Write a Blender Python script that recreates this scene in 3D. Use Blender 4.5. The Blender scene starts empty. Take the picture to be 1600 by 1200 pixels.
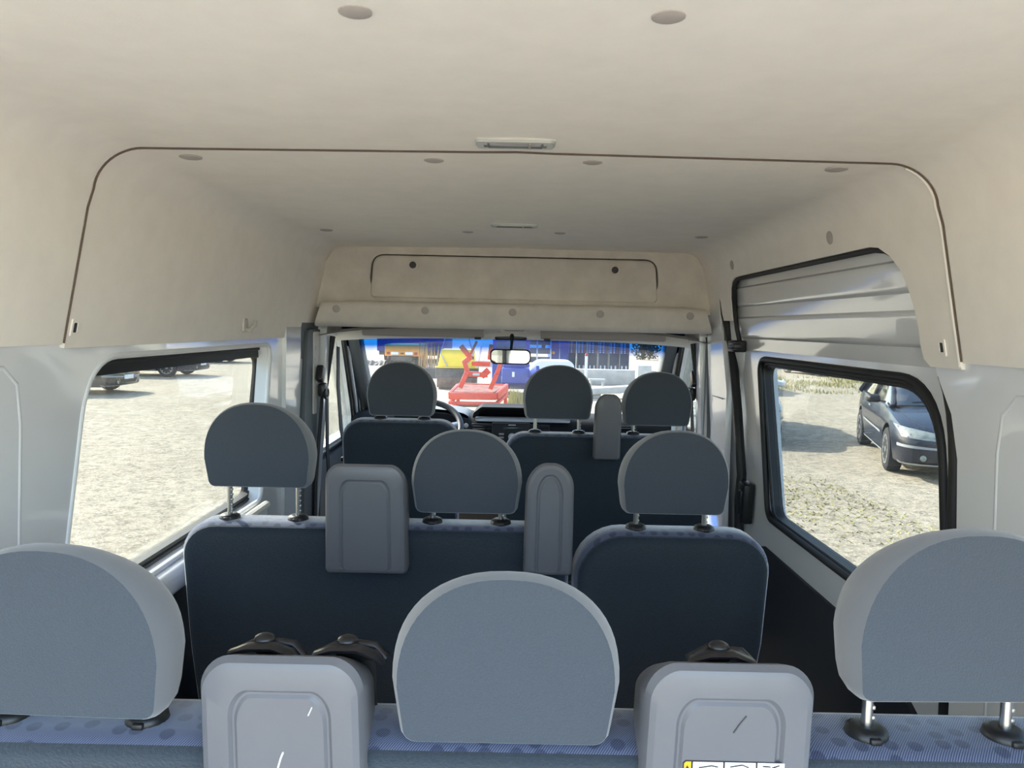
import bpy, bmesh, math, random
from mathutils import Vector, Matrix
from mathutils.geometry import tessellate_polygon
from mathutils.bvhtree import BVHTree

random.seed(7)
S = bpy.context.scene
COL = S.collection
PI = math.pi
R = math.radians

# ------------------------------------------------------------------ camera
CAMZ = 1.49                       # eye height above the van floor (floor is z = 0)
FPX = 1200.0                      # focal length in pixels of the 1600x1200 frame
PITCH = math.atan(90 / FPX)
ROLL = R(1.2)
cam_data = bpy.data.cameras.new('camera')
cam_data.sensor_fit = 'HORIZONTAL'
cam_data.sensor_width = 36.0
cam_data.lens = FPX / 1600 * 36.0
cam_data.clip_start = 0.02
cam_data.clip_end = 800
cam = bpy.data.objects.new('camera', cam_data)
COL.objects.link(cam)
cam.matrix_world = (Matrix.Translation((0, 0, CAMZ)) @ Matrix.Rotation(PI / 2 - PITCH, 4, 'X')
                    @ Matrix.Rotation(ROLL, 4, 'Z'))
S.camera = cam

# ------------------------------------------------------------------ light
SUN_EL, SUN_AZ = 33.0, 50.0       # elevation; azimuth measured from straight ahead towards the left
world = bpy.data.worlds.new('world')
S.world = world
world.use_nodes = True
nt = world.node_tree
nt.nodes.clear()
wo = nt.nodes.new('ShaderNodeOutputWorld')
bg = nt.nodes.new('ShaderNodeBackground')
sky = nt.nodes.new('ShaderNodeTexSky')
sky.sky_type = 'NISHITA'
sky.sun_disc = False
sky.sun_elevation = R(SUN_EL)
sky.sun_rotation = R(-SUN_AZ)
sky.air_density = 1.1
sky.dust_density = 1.5
sky.ozone_density = 1.0
bg.inputs['Strength'].default_value = 0.23
nt.links.new(sky.outputs[0], bg.inputs['Color'])
nt.links.new(bg.outputs[0], wo.inputs['Surface'])
sun_d = bpy.data.lights.new('sun', 'SUN')
sun_d.energy = 4.4
sun_d.angle = R(0.53)
sun_d.color = (1.0, 0.955, 0.88)
sun = bpy.data.objects.new('sun', sun_d)
COL.objects.link(sun)
sdir = Vector((-math.sin(R(SUN_AZ)) * math.cos(R(SUN_EL)), math.cos(R(SUN_AZ)) * math.cos(R(SUN_EL)), math.sin(R(SUN_EL))))
sun.rotation_euler = sdir.to_track_quat('Z', 'Y').to_euler()
sun.location = sdir * 60

vs = S.view_settings
vs.view_transform = 'Standard'
vs.look = 'None'
vs.exposure = 2.68
S.cycles.diffuse_bounces = 8
S.cycles.max_bounces = 14
vs.gamma = 1.0
vs.use_curve_mapping = False

# ------------------------------------------------------------------ pixel to place
cam_mw = cam.matrix_world.copy()

def P(px, py, X=None, Y=None, Z=None):
    """The point on the plane X=, Y= or Z= that the photograph shows at this pixel."""
    d = cam_mw.to_3x3() @ Vector(((px - 800) / FPX, -(py - 600) / FPX, -1))
    if X is not None: t = X / d.x
    elif Y is not None: t = Y / d.y
    else: t = (Z - CAMZ) / d.z
    return Vector((0, 0, CAMZ)) + d * t

# ------------------------------------------------------------------ materials
MATS = {}

def srgb(r, g, b):
    f = lambda c: (c / 255 / 12.92) if c / 255 <= 0.04045 else ((c / 255 + 0.055) / 1.055) ** 2.4
    return (f(r), f(g), f(b), 1)

def new_mat(name):
    m = bpy.data.materials.new(name)
    m.use_nodes = True
    t = m.node_tree
    t.nodes.clear()
    o = t.nodes.new('ShaderNodeOutputMaterial')
    return m, t, o

def coords(t, scale=(1, 1, 1), kind='Object'):
    tc = t.nodes.new('ShaderNodeTexCoord')
    mp = t.nodes.new('ShaderNodeMapping')
    mp.inputs['Scale'].default_value = scale
    t.links.new(tc.outputs[kind], mp.inputs['Vector'])
    return mp.outputs[0]

def pbr(name, col, rough=0.5, metal=0.0, spec=0.5, coat=0.0, noise=0.0, nscale=20, bump=0.0, bscale=300,
        bdist=0.001, col2=None, sheen=0.0, detail=3.0, stretch=(1, 1, 1), emit=None, rnoise=0.0):
    if name in MATS: return MATS[name]
    m, t, o = new_mat(name)
    b = t.nodes.new('ShaderNodeBsdfPrincipled')
    t.links.new(b.outputs[0], o.inputs[0])
    b.inputs['Base Color'].default_value = col
    b.inputs['Roughness'].default_value = rough
    b.inputs['Metallic'].default_value = metal
    b.inputs['Specular IOR Level'].default_value = spec
    b.inputs['Coat Weight'].default_value = coat
    b.inputs['Coat Roughness'].default_value = 0.05
    if sheen:
        b.inputs['Sheen Weight'].default_value = sheen
        b.inputs['Sheen Roughness'].default_value = 0.6
    v = None
    if noise or bump or rnoise:
        v = coords(t, stretch)
    if noise:
        n = t.nodes.new('ShaderNodeTexNoise')
        n.inputs['Scale'].default_value = nscale
        n.inputs['Detail'].default_value = detail
        n.inputs['Roughness'].default_value = 0.6
        t.links.new(v, n.inputs['Vector'])
        mx = t.nodes.new('ShaderNodeMix')
        mx.data_type = 'RGBA'
        c2 = col2 if col2 else tuple(c * (1 - noise) for c in col[:3]) + (1,)
        mx.inputs[6].default_value = col
        mx.inputs[7].default_value = c2
        mr = t.nodes.new('ShaderNodeMapRange')
        mr.inputs[1].default_value = 0.35
        mr.inputs[2].default_value = 0.65
        t.links.new(n.outputs['Fac'], mr.inputs[0])
        t.links.new(mr.outputs[0], mx.inputs[0])
        t.links.new(mx.outputs[2], b.inputs['Base Color'])
    if rnoise:
        n3 = t.nodes.new('ShaderNodeTexNoise')
        n3.inputs['Scale'].default_value = nscale
        t.links.new(v, n3.inputs['Vector'])
        mr3 = t.nodes.new('ShaderNodeMapRange')
        mr3.inputs[3].default_value = max(0.02, rough - rnoise)
        mr3.inputs[4].default_value = rough + rnoise
        t.links.new(n3.outputs['Fac'], mr3.inputs[0])
        t.links.new(mr3.outputs[0], b.inputs['Roughness'])
    if bump:
        n2 = t.nodes.new('ShaderNodeTexNoise')
        n2.inputs['Scale'].default_value = bscale
        n2.inputs['Detail'].default_value = 2
        t.links.new(v, n2.inputs['Vector'])
        bp = t.nodes.new('ShaderNodeBump')
        bp.inputs['Strength'].default_value = bump
        bp.inputs['Distance'].default_value = bdist
        t.links.new(n2.outputs['Fac'], bp.inputs['Height'])
        t.links.new(bp.outputs[0], b.inputs['Normal'])
    if emit:
        b.inputs['Emission Color'].default_value = emit[0]
        b.inputs['Emission Strength'].default_value = emit[1]
    MATS[name] = m
    return m

def glass_mat(name, tint=(0.93, 0.96, 0.95, 1), dust=0.04, dustcol=(0.8, 0.78, 0.72, 1), band=None, refl=0.6, spots=0.0):
    """thin dusty window glass; band=(z0, z1, colour) tints the top strip like a sun band"""
    m, t, o = new_mat(name)
    tr = t.nodes.new('ShaderNodeBsdfTransparent')
    tr.inputs[0].default_value = tint
    gl = t.nodes.new('ShaderNodeBsdfGlossy')
    gl.inputs['Roughness'].default_value = 0.02
    gl.inputs['Color'].default_value = (refl, refl, refl, 1)
    lw = t.nodes.new('ShaderNodeLayerWeight')       # Schlick reflection, the same from both sides
    pw = t.nodes.new('ShaderNodeMath'); pw.operation = 'POWER'
    t.links.new(lw.outputs['Facing'], pw.inputs[0]); pw.inputs[1].default_value = 5.0
    ma = t.nodes.new('ShaderNodeMath'); ma.operation = 'MULTIPLY_ADD'
    t.links.new(pw.outputs[0], ma.inputs[0]); ma.inputs[1].default_value = 0.8; ma.inputs[2].default_value = 0.03
    m1 = t.nodes.new('ShaderNodeMixShader')
    t.links.new(ma.outputs[0], m1.inputs[0])
    t.links.new(tr.outputs[0], m1.inputs[1])
    t.links.new(gl.outputs[0], m1.inputs[2])
    df = t.nodes.new('ShaderNodeBsdfTranslucent')
    df.inputs[0].default_value = dustcol
    m2 = t.nodes.new('ShaderNodeMixShader')
    v = coords(t)
    n = t.nodes.new('ShaderNodeTexNoise')
    n.inputs['Scale'].default_value = 6
    n.inputs['Detail'].default_value = 5
    t.links.new(v, n.inputs['Vector'])
    mr = t.nodes.new('ShaderNodeMapRange')
    mr.inputs[1].default_value = 0.3
    mr.inputs[2].default_value = 0.75
    mr.inputs[3].default_value = dust * 0.5
    mr.inputs[4].default_value = dust * 1.5
    t.links.new(n.outputs['Fac'], mr.inputs[0])
    fac = mr.outputs[0]
    if spots:
        vo = t.nodes.new('ShaderNodeTexVoronoi')
        vo.inputs['Scale'].default_value = 90
        t.links.new(v, vo.inputs['Vector'])
        mr2 = t.nodes.new('ShaderNodeMapRange')
        mr2.inputs[1].default_value = 0.10
        mr2.inputs[2].default_value = 0.20
        mr2.inputs[3].default_value = spots
        mr2.inputs[4].default_value = 0.0
        t.links.new(vo.outputs['Distance'], mr2.inputs[0])
        ad = t.nodes.new('ShaderNodeMath')
        ad.operation = 'ADD'
        t.links.new(fac, ad.inputs[0])
        t.links.new(mr2.outputs[0], ad.inputs[1])
        fac = ad.outputs[0]
    t.links.new(fac, m2.inputs[0])
    t.links.new(m1.outputs[0], m2.inputs[1])
    t.links.new(df.outputs[0], m2.inputs[2])
    if band:
        sx = t.nodes.new('ShaderNodeSeparateXYZ')
        t.links.new(v, sx.inputs[0])
        mb = t.nodes.new('ShaderNodeMapRange')
        mb.inputs[1].default_value = band[0]
        mb.inputs[2].default_value = band[1]
        t.links.new(sx.outputs['Z'], mb.inputs[0])
        mx = t.nodes.new('ShaderNodeMix')
        mx.data_type = 'RGBA'
        mx.inputs[6].default_value = tint
        mx.inputs[7].default_value = band[2]
        t.links.new(mb.outputs[0], mx.inputs[0])
        t.links.new(mx.outputs[2], tr.inputs[0])
    t.links.new(m2.outputs[0], o.inputs[0])
    MATS[name] = m
    return m

M = {}
M['liner'] = pbr('headliner_felt', srgb(240, 234, 225), 0.95, spec=0.1, noise=0.045, nscale=14, bump=0.25, bscale=420, bdist=0.0006, detail=6)
M['liner_grey'] = pbr('header_felt', srgb(216, 210, 200), 0.95, spec=0.1, noise=0.14, nscale=9, bump=0.25, bscale=420, bdist=0.0006, detail=6)
M['button'] = pbr('trim_button_plastic', srgb(172, 164, 158), 0.7)
M['white'] = pbr('white_body_paint', srgb(226, 228, 230), 0.2, coat=0.9, noise=0.03, nscale=5, rnoise=0.05)
M['seamdark'] = pbr('brown_seam_shadow_gap', srgb(96, 82, 72), 0.9)
M['white2'] = pbr('white_satin_paint', srgb(222, 224, 226), 0.45)
M['cabwhite'] = pbr('cab_liner_white', srgb(222, 218, 210), 0.8, spec=0.2)
M['visor'] = pbr('visor_vinyl', srgb(160, 153, 145), 0.75, bump=0.15, bscale=500, bdist=0.0005)
M['rubber'] = pbr('black_rubber', srgb(24, 25, 27), 0.55, bump=0.1, bscale=60)
M['black'] = pbr('black_plastic', srgb(26, 27, 29), 0.42, bump=0.1, bscale=600, bdist=0.0005)
M['gtrim'] = pbr('grey_pillar_plastic', srgb(92, 98, 102), 0.6, bump=0.1, bscale=500, bdist=0.0005)
M['board'] = pbr('dark_side_board', srgb(30, 34, 42), 0.6, bump=0.1, bscale=300)
M['floor'] = pbr('floor_vinyl', srgb(176, 174, 168), 0.7, noise=0.15, nscale=120, bump=0.2, bscale=200)
M['chrome'] = pbr('steel_rod', srgb(190, 190, 188), 0.28, metal=1.0)
M['silver'] = pbr('silver_plastic', srgb(190, 194, 198), 0.35, metal=0.6)
M['housing'] = pbr('grey_housing_plastic', srgb(102, 103, 108), 0.42, bump=0.12, bscale=700, bdist=0.0004, noise=0.06, nscale=6)
M['face'] = pbr('headrest_knit', srgb(67, 74, 83), 0.95, spec=0.1, sheen=0.25, noise=0.14, nscale=520, bump=0.6, bscale=420, bdist=0.001, detail=2)
M['rim'] = pbr('headrest_side_cloth', srgb(94, 98, 104), 0.8, spec=0.2, sheen=0.4, bump=0.15, bscale=600, bdist=0.0005)
M['back'] = pbr('seat_back_velour', srgb(31, 45, 57), 0.95, spec=0.1, sheen=0.4, noise=0.2, nscale=160, bump=0.6, bscale=240, bdist=0.0014, detail=2)
M['belt'] = pbr('seat_belt_webbing', srgb(34, 36, 38), 0.7)

def pattern_fabric():
    m, t, o = new_mat('seat_top_pattern_fabric')
    b = t.nodes.new('ShaderNodeBsdfPrincipled')
    b.inputs['Roughness'].default_value = 0.9
    b.inputs['Specular IOR Level'].default_value = 0.15
    b.inputs['Sheen Weight'].default_value = 1.0
    b.inputs['Sheen Roughness'].default_value = 0.35
    v = coords(t)
    mp = t.nodes.new('ShaderNodeMapping')
    mp.inputs['Rotation'].default_value = (0, 0, R(38))
    t.links.new(v, mp.inputs['Vector'])
    wv = t.nodes.new('ShaderNodeTexWave')
    wv.inputs['Scale'].default_value = 125
    wv.inputs['Distortion'].default_value = 0.6
    wv.inputs['Detail'].default_value = 1
    t.links.new(mp.outputs[0], wv.inputs['Vector'])
    m1 = t.nodes.new('ShaderNodeMix'); m1.data_type = 'RGBA'
    m1.inputs[6].default_value = srgb(52, 60, 84)
    m1.inputs[7].default_value = srgb(110, 118, 142)
    t.links.new(wv.outputs['Fac'], m1.inputs[0])
    vo = t.nodes.new('ShaderNodeTexVoronoi')
    vo.voronoi_dimensions = '2D'
    vo.inputs['Scale'].default_value = 31
    vo.inputs['Randomness'].default_value = 0.65
    t.links.new(v, vo.inputs['Vector'])
    mr = t.nodes.new('ShaderNodeMapRange')
    mr.inputs[1].default_value = 0.24; mr.inputs[2].default_value = 0.31
    mr.inputs[3].default_value = 0.6; mr.inputs[4].default_value = 0.0
    t.links.new(vo.outputs['Distance'], mr.inputs[0])
    m2 = t.nodes.new('ShaderNodeMix'); m2.data_type = 'RGBA'
    m2.inputs[7].default_value = srgb(38, 44, 70)
    t.links.new(mr.outputs[0], m2.inputs[0])
    t.links.new(m1.outputs[2], m2.inputs[6])
    t.links.new(m2.outputs[2], b.inputs['Base Color'])
    bp = t.nodes.new('ShaderNodeBump')
    bp.inputs['Strength'].default_value = 0.4; bp.inputs['Distance'].default_value = 0.001
    t.links.new(wv.outputs['Fac'], bp.inputs['Height'])
    t.links.new(bp.outputs[0], b.inputs['Normal'])
    t.links.new(b.outputs[0], o.inputs[0])
    return m
M['pattern'] = pattern_fabric()
M['glass_side'] = glass_mat('side_window_glass', (0.53, 0.55, 0.54, 1), dust=0.007, spots=0.035)
M['glass_cab'] = glass_mat('cab_window_glass', (0.55, 0.58, 0.57, 1), dust=0.02)

# ------------------------------------------------------------------ object helpers
ORG = {}

def link(name, me, parent=None, loc=(0, 0, 0), rotz=0.0):
    o = bpy.data.objects.new(name, me)
    COL.objects.link(o)
    if parent is not None:
        o.parent = parent
    else:
        o.location = loc
        o.rotation_euler = (0, 0, rotz)
    return o

def tag(o, label, cat=None, group=None, kind=None):
    if label: o['label'] = label
    if cat: o['category'] = cat
    if group: o['group'] = group
    if kind: o['kind'] = kind
    return o

def thing(name, label, cat, loc=(0, 0, 0), rotz=0.0, group=None, kind=None):
    o = link(name, None, None, loc, rotz)
    o.empty_display_size = 0.1
    ORG[o.name] = Vector(loc)
    return tag(o, label, cat, group, kind)

def root_org(p):
    while p is not None:
        if p.name in ORG: return ORG[p.name]
        p = p.parent
    return Vector((0, 0, 0))

class MB:
    """collects shapes in world (or thing-local) coordinates and links them as one mesh object"""
    def __init__(self):
        self.v, self.f, self.m = [], [], []
    def add(self, vs_, fs, mi=0, mis=None):
        n = len(self.v)
        self.v += [Vector(p) for p in vs_]
        for i, f in enumerate(fs):
            self.f.append([n + k for k in f])
            self.m.append(mis[i] if mis else mi)
        return self
    def box(self, c, s, rot=None, bev=0.0, mi=0, seg=2):
        bm = bmesh.new()
        bmesh.ops.create_cube(bm, size=1.0)
        for v in bm.verts: v.co = Vector((v.co.x * s[0], v.co.y * s[1], v.co.z * s[2]))
        if bev:
            bmesh.ops.bevel(bm, geom=list(bm.edges), offset=min(bev, 0.45 * min(s)), segments=seg, affect='EDGES', profile=0.5)
        if rot is not None:
            mt = rot if isinstance(rot, Matrix) else (Matrix.Rotation(rot[2], 3, 'Z') @ Matrix.Rotation(rot[1], 3, 'Y') @ Matrix.Rotation(rot[0], 3, 'X'))
            for v in bm.verts: v.co = mt @ v.co
        bm.verts.index_update()
        self.add([v.co + Vector(c) for v in bm.verts], [[v.index for v in f.verts] for f in bm.faces], mi)
        bm.free()
        return self
    def bar(self, a, b, w, h, mi=0, bev=0.0, up=(0, 0, 1)):
        """rectangular beam from a to b"""
        a, b = Vector(a), Vector(b)
        d = (b - a)
        L = d.length
        y = d.normalized()
        u = Vector(up)
        if abs(y.dot(u)) > 0.98: u = Vector((1, 0, 0))
        x = y.cross(u).normalized()
        z = x.cross(y)
        mt = Matrix((x, y, z)).transposed()
        return self.box((a + b) / 2, (w, L, h), mt, bev, mi)
    def tube(self, pts, r, n=10, mi=0, closed=False, caps=True, flat=None):
        pts = [Vector(p) for p in pts]
        k = len(pts)
        rr_ = r if isinstance(r, (list, tuple)) else [r] * k
        vs_, fs = [], []
        px = None
        for i, p in enumerate(pts):
            if closed: t = pts[(i + 1) % k] - pts[i - 1]
            else: t = pts[min(i + 1, k - 1)] - pts[max(i - 1, 0)]
            t.normalize()
            if px is None:
                u = Vector((0, 0, 1)) if abs(t.z) < 0.9 else Vector((1, 0, 0))
                px = t.cross(u).normalized()
            else:
                px = (px - t * px.dot(t)).normalized()
            py = t.cross(px)
            for j in range(n):
                a = 2 * PI * j / n
                fx, fy = (1, 1) if flat is None else flat
                vs_.append(p + px * (math.cos(a) * rr_[i] * fx) + py * (math.sin(a) * rr_[i] * fy))
        rng = k if closed else k - 1
        for i in range(rng):
            for j in range(n):
                a, b = i * n + j, i * n + (j + 1) % n
                c, d = ((i + 1) % k) * n + (j + 1) % n, ((i + 1) % k) * n + j
                fs.append([a, b, c, d])
        if caps and not closed:
            fs.append(list(range(n))[::-1])
            fs.append([(k - 1) * n + j for j in range(n)])
        return self.add(vs_, fs, mi)
    def lathe(self, prof, c, axis='Z', n=24, mi=0, mis=None):
        """prof: (radius, height) pairs"""
        vs_, fs, ms = [], [], []
        c = Vector(c)
        for r_, h in prof:
            for j in range(n):
                a = 2 * PI * j / n
                u, w = r_ * math.cos(a), r_ * math.sin(a)
                p = {'Z': (u, w, h), 'Y': (u, h, w), 'X': (h, u, w)}[axis]
                vs_.append(c + Vector(p))
        for i in range(len(prof) - 1):
            for j in range(n):
                fs.append([i * n + j, i * n + (j + 1) % n, (i + 1) * n + (j + 1) % n, (i + 1) * n + j])
                ms.append(mis[i] if mis else mi)
        fs.append(list(range(n))[::-1]); ms.append(mis[0] if mis else mi)
        k = len(prof) - 1
        fs.append([k * n + j for j in range(n)]); ms.append(mis[-1] if mis else mi)
        return self.add(vs_, fs, mis=ms)
    def slab(self, outer, holes, fn, w0, w1, mi=0, dens=0.0):
        """polygon with holes in (u, v), thickened from w0 to w1; fn(u, v, w) gives the place"""
        loops = [list(outer)] + [list(h) for h in holes]
        flat = [p for l in loops for p in l]
        tri = tessellate_polygon([[Vector((p[0], p[1], 0)) for p in l] for l in loops])
        n = len(flat)
        vs_ = [fn(u, v, w0) for u, v in flat] + [fn(u, v, w1) for u, v in flat]
        fs = [list(t) for t in tri] + [[n + i for i in t[::-1]] for t in tri]
        o = 0
        for l in loops:
            k = len(l)
            for i in range(k):
                a, b = o + i, o + (i + 1) % k
                fs.append([a, b, n + b, n + a])
            o += k
        return self.add(vs_, fs, mi)
    def loft(self, outline, stations, fn, mi=0, mis=None, cap0=True, cap1=True, bulge0=0.0, bulge1=0.0):
        """outline (u, v) lofted over stations (w, inset_u, inset_v); fn(u, v, w) gives the place"""
        us = [p[0] for p in outline]; vv = [p[1] for p in outline]
        cu, cv = (max(us) + min(us)) / 2, (max(vv) + min(vv)) / 2
        W, H = max(us) - min(us), max(vv) - min(vv)
        n = len(outline)
        st = [(s[0], s[1], s[2] if len(s) > 2 else s[1]) for s in stations]
        dvs = [s[3] if len(s) > 3 else 0.0 for s in stations]
        ms = list(mis) if mis else [mi] * (len(st) - 1)
        c0, c1 = ms[0], ms[-1]
        if cap0:
            a = st[0]
            pre = [(a[0] - bulge0 * 0.9, W * 0.30 + a[1] * 0.4, H * 0.30 + a[2] * 0.4), (a[0] - bulge0 * 0.55, W * 0.14 + a[1] * 0.7, H * 0.14 + a[2] * 0.7)]
            st = pre + st; ms = [c0, c0] + ms; dvs = [dvs[0] * 0.3, dvs[0] * 0.6] + dvs
        if cap1:
            a = st[-1]
            post = [(a[0] + bulge1 * 0.55, W * 0.14 + a[1] * 0.7, H * 0.14 + a[2] * 0.7), (a[0] + bulge1 * 0.9, W * 0.30 + a[1] * 0.4, H * 0.30 + a[2] * 0.4)]
            st = st + post; ms = ms + [c1, c1]; dvs = dvs + [0.0, 0.0]
        vs_, fs, mm = [], [], []
        for (w, iu, iv), dv in zip(st, dvs):
            su, sv = 1 - 2 * iu / W, 1 - 2 * iv / H
            for u, v in outline:
                vs_.append(fn(cu + (u - cu) * su, cv + (v - cv) * sv + dv, w))
        for i in range(len(st) - 1):
            for j in range(n):
                fs.append([i * n + j, i * n + (j + 1) % n, (i + 1) * n + (j + 1) % n, (i + 1) * n + j]); mm.append(ms[i])
        k = len(st)
        if cap0:
            vs_.append(fn(cu, cv, st[0][0] - bulge0 * 0.1)); c = len(vs_) - 1
            for j in range(n): fs.append([c, (j + 1) % n, j]); mm.append(c0)
        if cap1:
            vs_.append(fn(cu, cv, st[-1][0] + bulge1 * 0.1)); c = len(vs_) - 1
            for j in range(n): fs.append([c, (k - 1) * n + j, (k - 1) * n + (j + 1) % n]); mm.append(c1)
        return self.add(vs_, fs, mis=mm)
    def ell(self, c, r, n=12, mi=0, rot=None):
        bm = bmesh.new()
        bmesh.ops.create_uvsphere(bm, u_segments=n, v_segments=max(6, n // 2), radius=1)
        bm.verts.index_update()
        pts = []
        for v in bm.verts:
            p = Vector((v.co.x * r[0], v.co.y * r[1], v.co.z * r[2]))
            if rot is not None: p = rot @ p
            pts.append(p + Vector(c))
        self.add(pts, [[v.index for v in f.verts] for f in bm.faces], mi)
        bm.free()
        return self
    def mesh(self, name, mats, org=Vector((0, 0, 0)), smooth=35, fix=True):
        me = bpy.data.meshes.new(name)
        me.from_pydata([v - org for v in self.v], [], self.f)
        for mt in (mats if isinstance(mats, (list, tuple)) else [mats]): me.materials.append(mt)
        me.polygons.foreach_set('material_index', self.m)
        if fix:
            bm = bmesh.new(); bm.from_mesh(me)
            bmesh.ops.recalc_face_normals(bm, faces=bm.faces)
            bm.to_mesh(me); bm.free()
        if smooth:
            me.polygons.foreach_set('use_smooth', [True] * len(me.polygons))
            me.set_sharp_from_angle(angle=R(smooth))
        me.update()
        return me
    def build(self, name, mats, parent=None, smooth=35, label=None, cat=None, kind=None, group=None, fix=True, local=False):
        org = Vector((0, 0, 0)) if local else root_org(parent)
        o = link(name, self.mesh(name, mats, org, smooth, fix), parent)
        tag(o, label, cat, group, kind)
        return o

def rr(w, h, r, n=6, cu=0.0, cv=0.0):
    """rounded rectangle outline, anticlockwise; r is one radius or (bl, br, tr, tl)"""
    r4 = r if isinstance(r, (list, tuple)) else [r] * 4
    out = []
    for (sx, sy, a0, rad) in ((-1, -1, PI, r4[0]), (1, -1, 1.5 * PI, r4[1]), (1, 1, 0, r4[2]), (-1, 1, 0.5 * PI, r4[3])):
        cx, cy = cu + sx * (w / 2 - rad), cv + sy * (h / 2 - rad)
        for i in range(n + 1):
            a = a0 + (PI / 2) * i / n
            out.append((cx + rad * math.cos(a), cy + rad * math.sin(a)))
    return out

def roundp(pts, rad, n=6):
    """polygon with rounded corners"""
    out = []
    k = len(pts)
    for i in range(k):
        p = Vector(pts[i]).to_2d()
        a = Vector(pts[i - 1]).to_2d() - p
        b = Vector(pts[(i + 1) % k]).to_2d() - p
        r_ = rad[i] if isinstance(rad, (list, tuple)) else rad
        if r_ <= 0:
            out.append((p.x, p.y)); continue
        la, lb = a.length, b.length
        a.normalize(); b.normalize()
        ang = math.acos(max(-1, min(1, a.dot(b))))
        d = min(r_ / math.tan(ang / 2), 0.48 * la, 0.48 * lb)
        p0, p1 = p + a * d, p + b * d
        for j in range(n + 1):
            t = j / n
            q = p0 * (1 - t) ** 2 + p * 2 * t * (1 - t) + p1 * t ** 2
            out.append((q.x, q.y))
    return out

def dup(o, parent=None):
    c = o.copy()
    COL.objects.link(c)
    c.parent = parent
    for ch in list(o.children): dup(ch, c)
    return c

def grid(mb, rows, mi=0, closed_u=False):
    """rows of points -> quad surface"""
    n = len(rows[0])
    vs_ = [p for r_ in rows for p in r_]
    fs = []
    for i in range(len(rows) - 1):
        for j in range(n if closed_u else n - 1):
            fs.append([i * n + j, i * n + (j + 1) % n, (i + 1) * n + (j + 1) % n, (i + 1) * n + j])
    return mb.add(vs_, fs, mi)

# ================================================================== the van: shell
YR, YS, YF = -0.12, 1.475, 3.40        # rear opening, headliner seam, front header
GZ = -0.5                              # ground outside

# ---- floor
fl = MB().box((0, (YR + 4.7) / 2, -0.03), (1.78, 4.7 - YR, 0.06)).build('floor', M['floor'], kind='structure', label='light grey vinyl floor under the seats')
rib_m = MB()
# ---- headliner profile: X on the wall by height, then the fillet into the ceiling
def wall_x(z):
    return 0.862 - (z - 1.43) * 0.2

def liner_profile(off=0.0, zlow=1.43, zright=None):
    """left bottom -> over the ceiling -> right bottom"""
    zr = zlow if zright is None else zright
    half = []
    for i in range(9):
        z = zlow + (1.735 - zlow) * i / 8
        half.append((wall_x(z), z))
    c0 = (wall_x(1.735), 1.735)
    for i in range(1, 13):
        a = (PI / 2) * i / 12
        half.append((c0[0] - 0.085 * (1 - math.cos(a)), 1.735 + 0.080 * math.sin(a)))
    x0 = half[-1][0]
    top = [(x0 * (1 - i / 10), 1.815 + 0.006 * (i / 10)) for i in range(1, 10)]
    halfr = []
    for i in range(9):
        z = zr + (1.735 - zr) * i / 8
        halfr.append((wall_x(z), z))
    halfr += half[9:]
    left = [(-x, z) for x, z in half] + [(-x, z) for x, z in top]
    right = [(x, z) for x, z in halfr] + [(x, z) for x, z in top]
    prof = left + [(0, 1.822)] + right[::-1]
    if off:
        out = []
        for i, p in enumerate(prof):
            a = Vector(prof[max(i - 1, 0)]); b = Vector(prof[min(i + 1, len(prof) - 1)])
            t = (b - a).normalized()
            nrm = Vector((-t.y, t.x))
            out.append((p[0] + nrm.x * off, p[1] + nrm.y * off))
        prof = out
    return prof

def seam_dy(y, z):
    """the seam leans forwards as it climbs the wall"""
    return 0.026 * max(0.0, min(1.0, (z - 1.70) / 0.11)) * max(0.0, 1 - abs(y - YS) / 0.25)

def sheet(prof_in, prof_out, ys):
    """closed shell between two profiles along the van"""
    mb = MB()
    ring = list(prof_in) + list(prof_out)[::-1]
    rows = []
    for y in ys:
        rows.append([Vector((x, y + seam_dy(y, z), z)) for x, z in ring])
    grid(mb, rows, closed_u=True)
    n = len(ring); k = len(prof_in)
    for r_ in (0, len(rows) - 1):
        fs = []
        for i in range(k - 1):
            fs.append([r_ * n + i, r_ * n + i + 1, r_ * n + n - 2 - i, r_ * n + n - 1 - i])
        mb.add(mb.v, [], 0)
        mb.f += fs; mb.m += [0] * len(fs)
    return mb

# front headliner (proud of the rear one), its right side stops above the sliding-door opening
ZOPEN = 1.688
ys = [YS, YS + 0.004, YS + 0.02] + [YS + 0.1 + i * (YF - YS - 0.1) / 12 for i in range(13)]
front_liner = sheet(liner_profile(0.0, 1.43, ZOPEN), liner_profile(0.016, 1.43, ZOPEN), ys)
# right side of the headliner round the door opening
def on_wall(u, v, w): return Vector((wall_x(v) + w, u + (seam_dy(u, v) if u < YS + 0.02 else 0), v))
leg = [(YS, 1.425), (1.585, 1.425), (1.607, 1.44), (1.613, 1.47), (1.611, 1.50), (1.617, 1.545), (1.632, 1.59), (1.655, 1.63), (1.69, 1.66), (1.735, 1.682), (1.78, ZOPEN),
       (2.80, ZOPEN), (2.86, 1.686), (2.90, 1.676), (2.925, 1.655), (2.945, 1.62), (2.96, 1.56), (2.965, 1.53), (YF, 1.53), (YF, ZOPEN + 0.001), (YS, ZOPEN + 0.001), (YS, 1.60), (YS, 1.52)]
front_liner.slab(leg, [], on_wall, 0.0, 0.018)
OPEN_EDGE = [(1.655, 1.63), (1.69, 1.66), (1.735, 1.682), (1.78, ZOPEN), (2.3, ZOPEN), (2.80, ZOPEN), (2.86, 1.686), (2.90, 1.676), (2.925, 1.655), (2.945, 1.62), (2.96, 1.56), (2.968, 1.50), (2.955, 1.43)]
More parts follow.
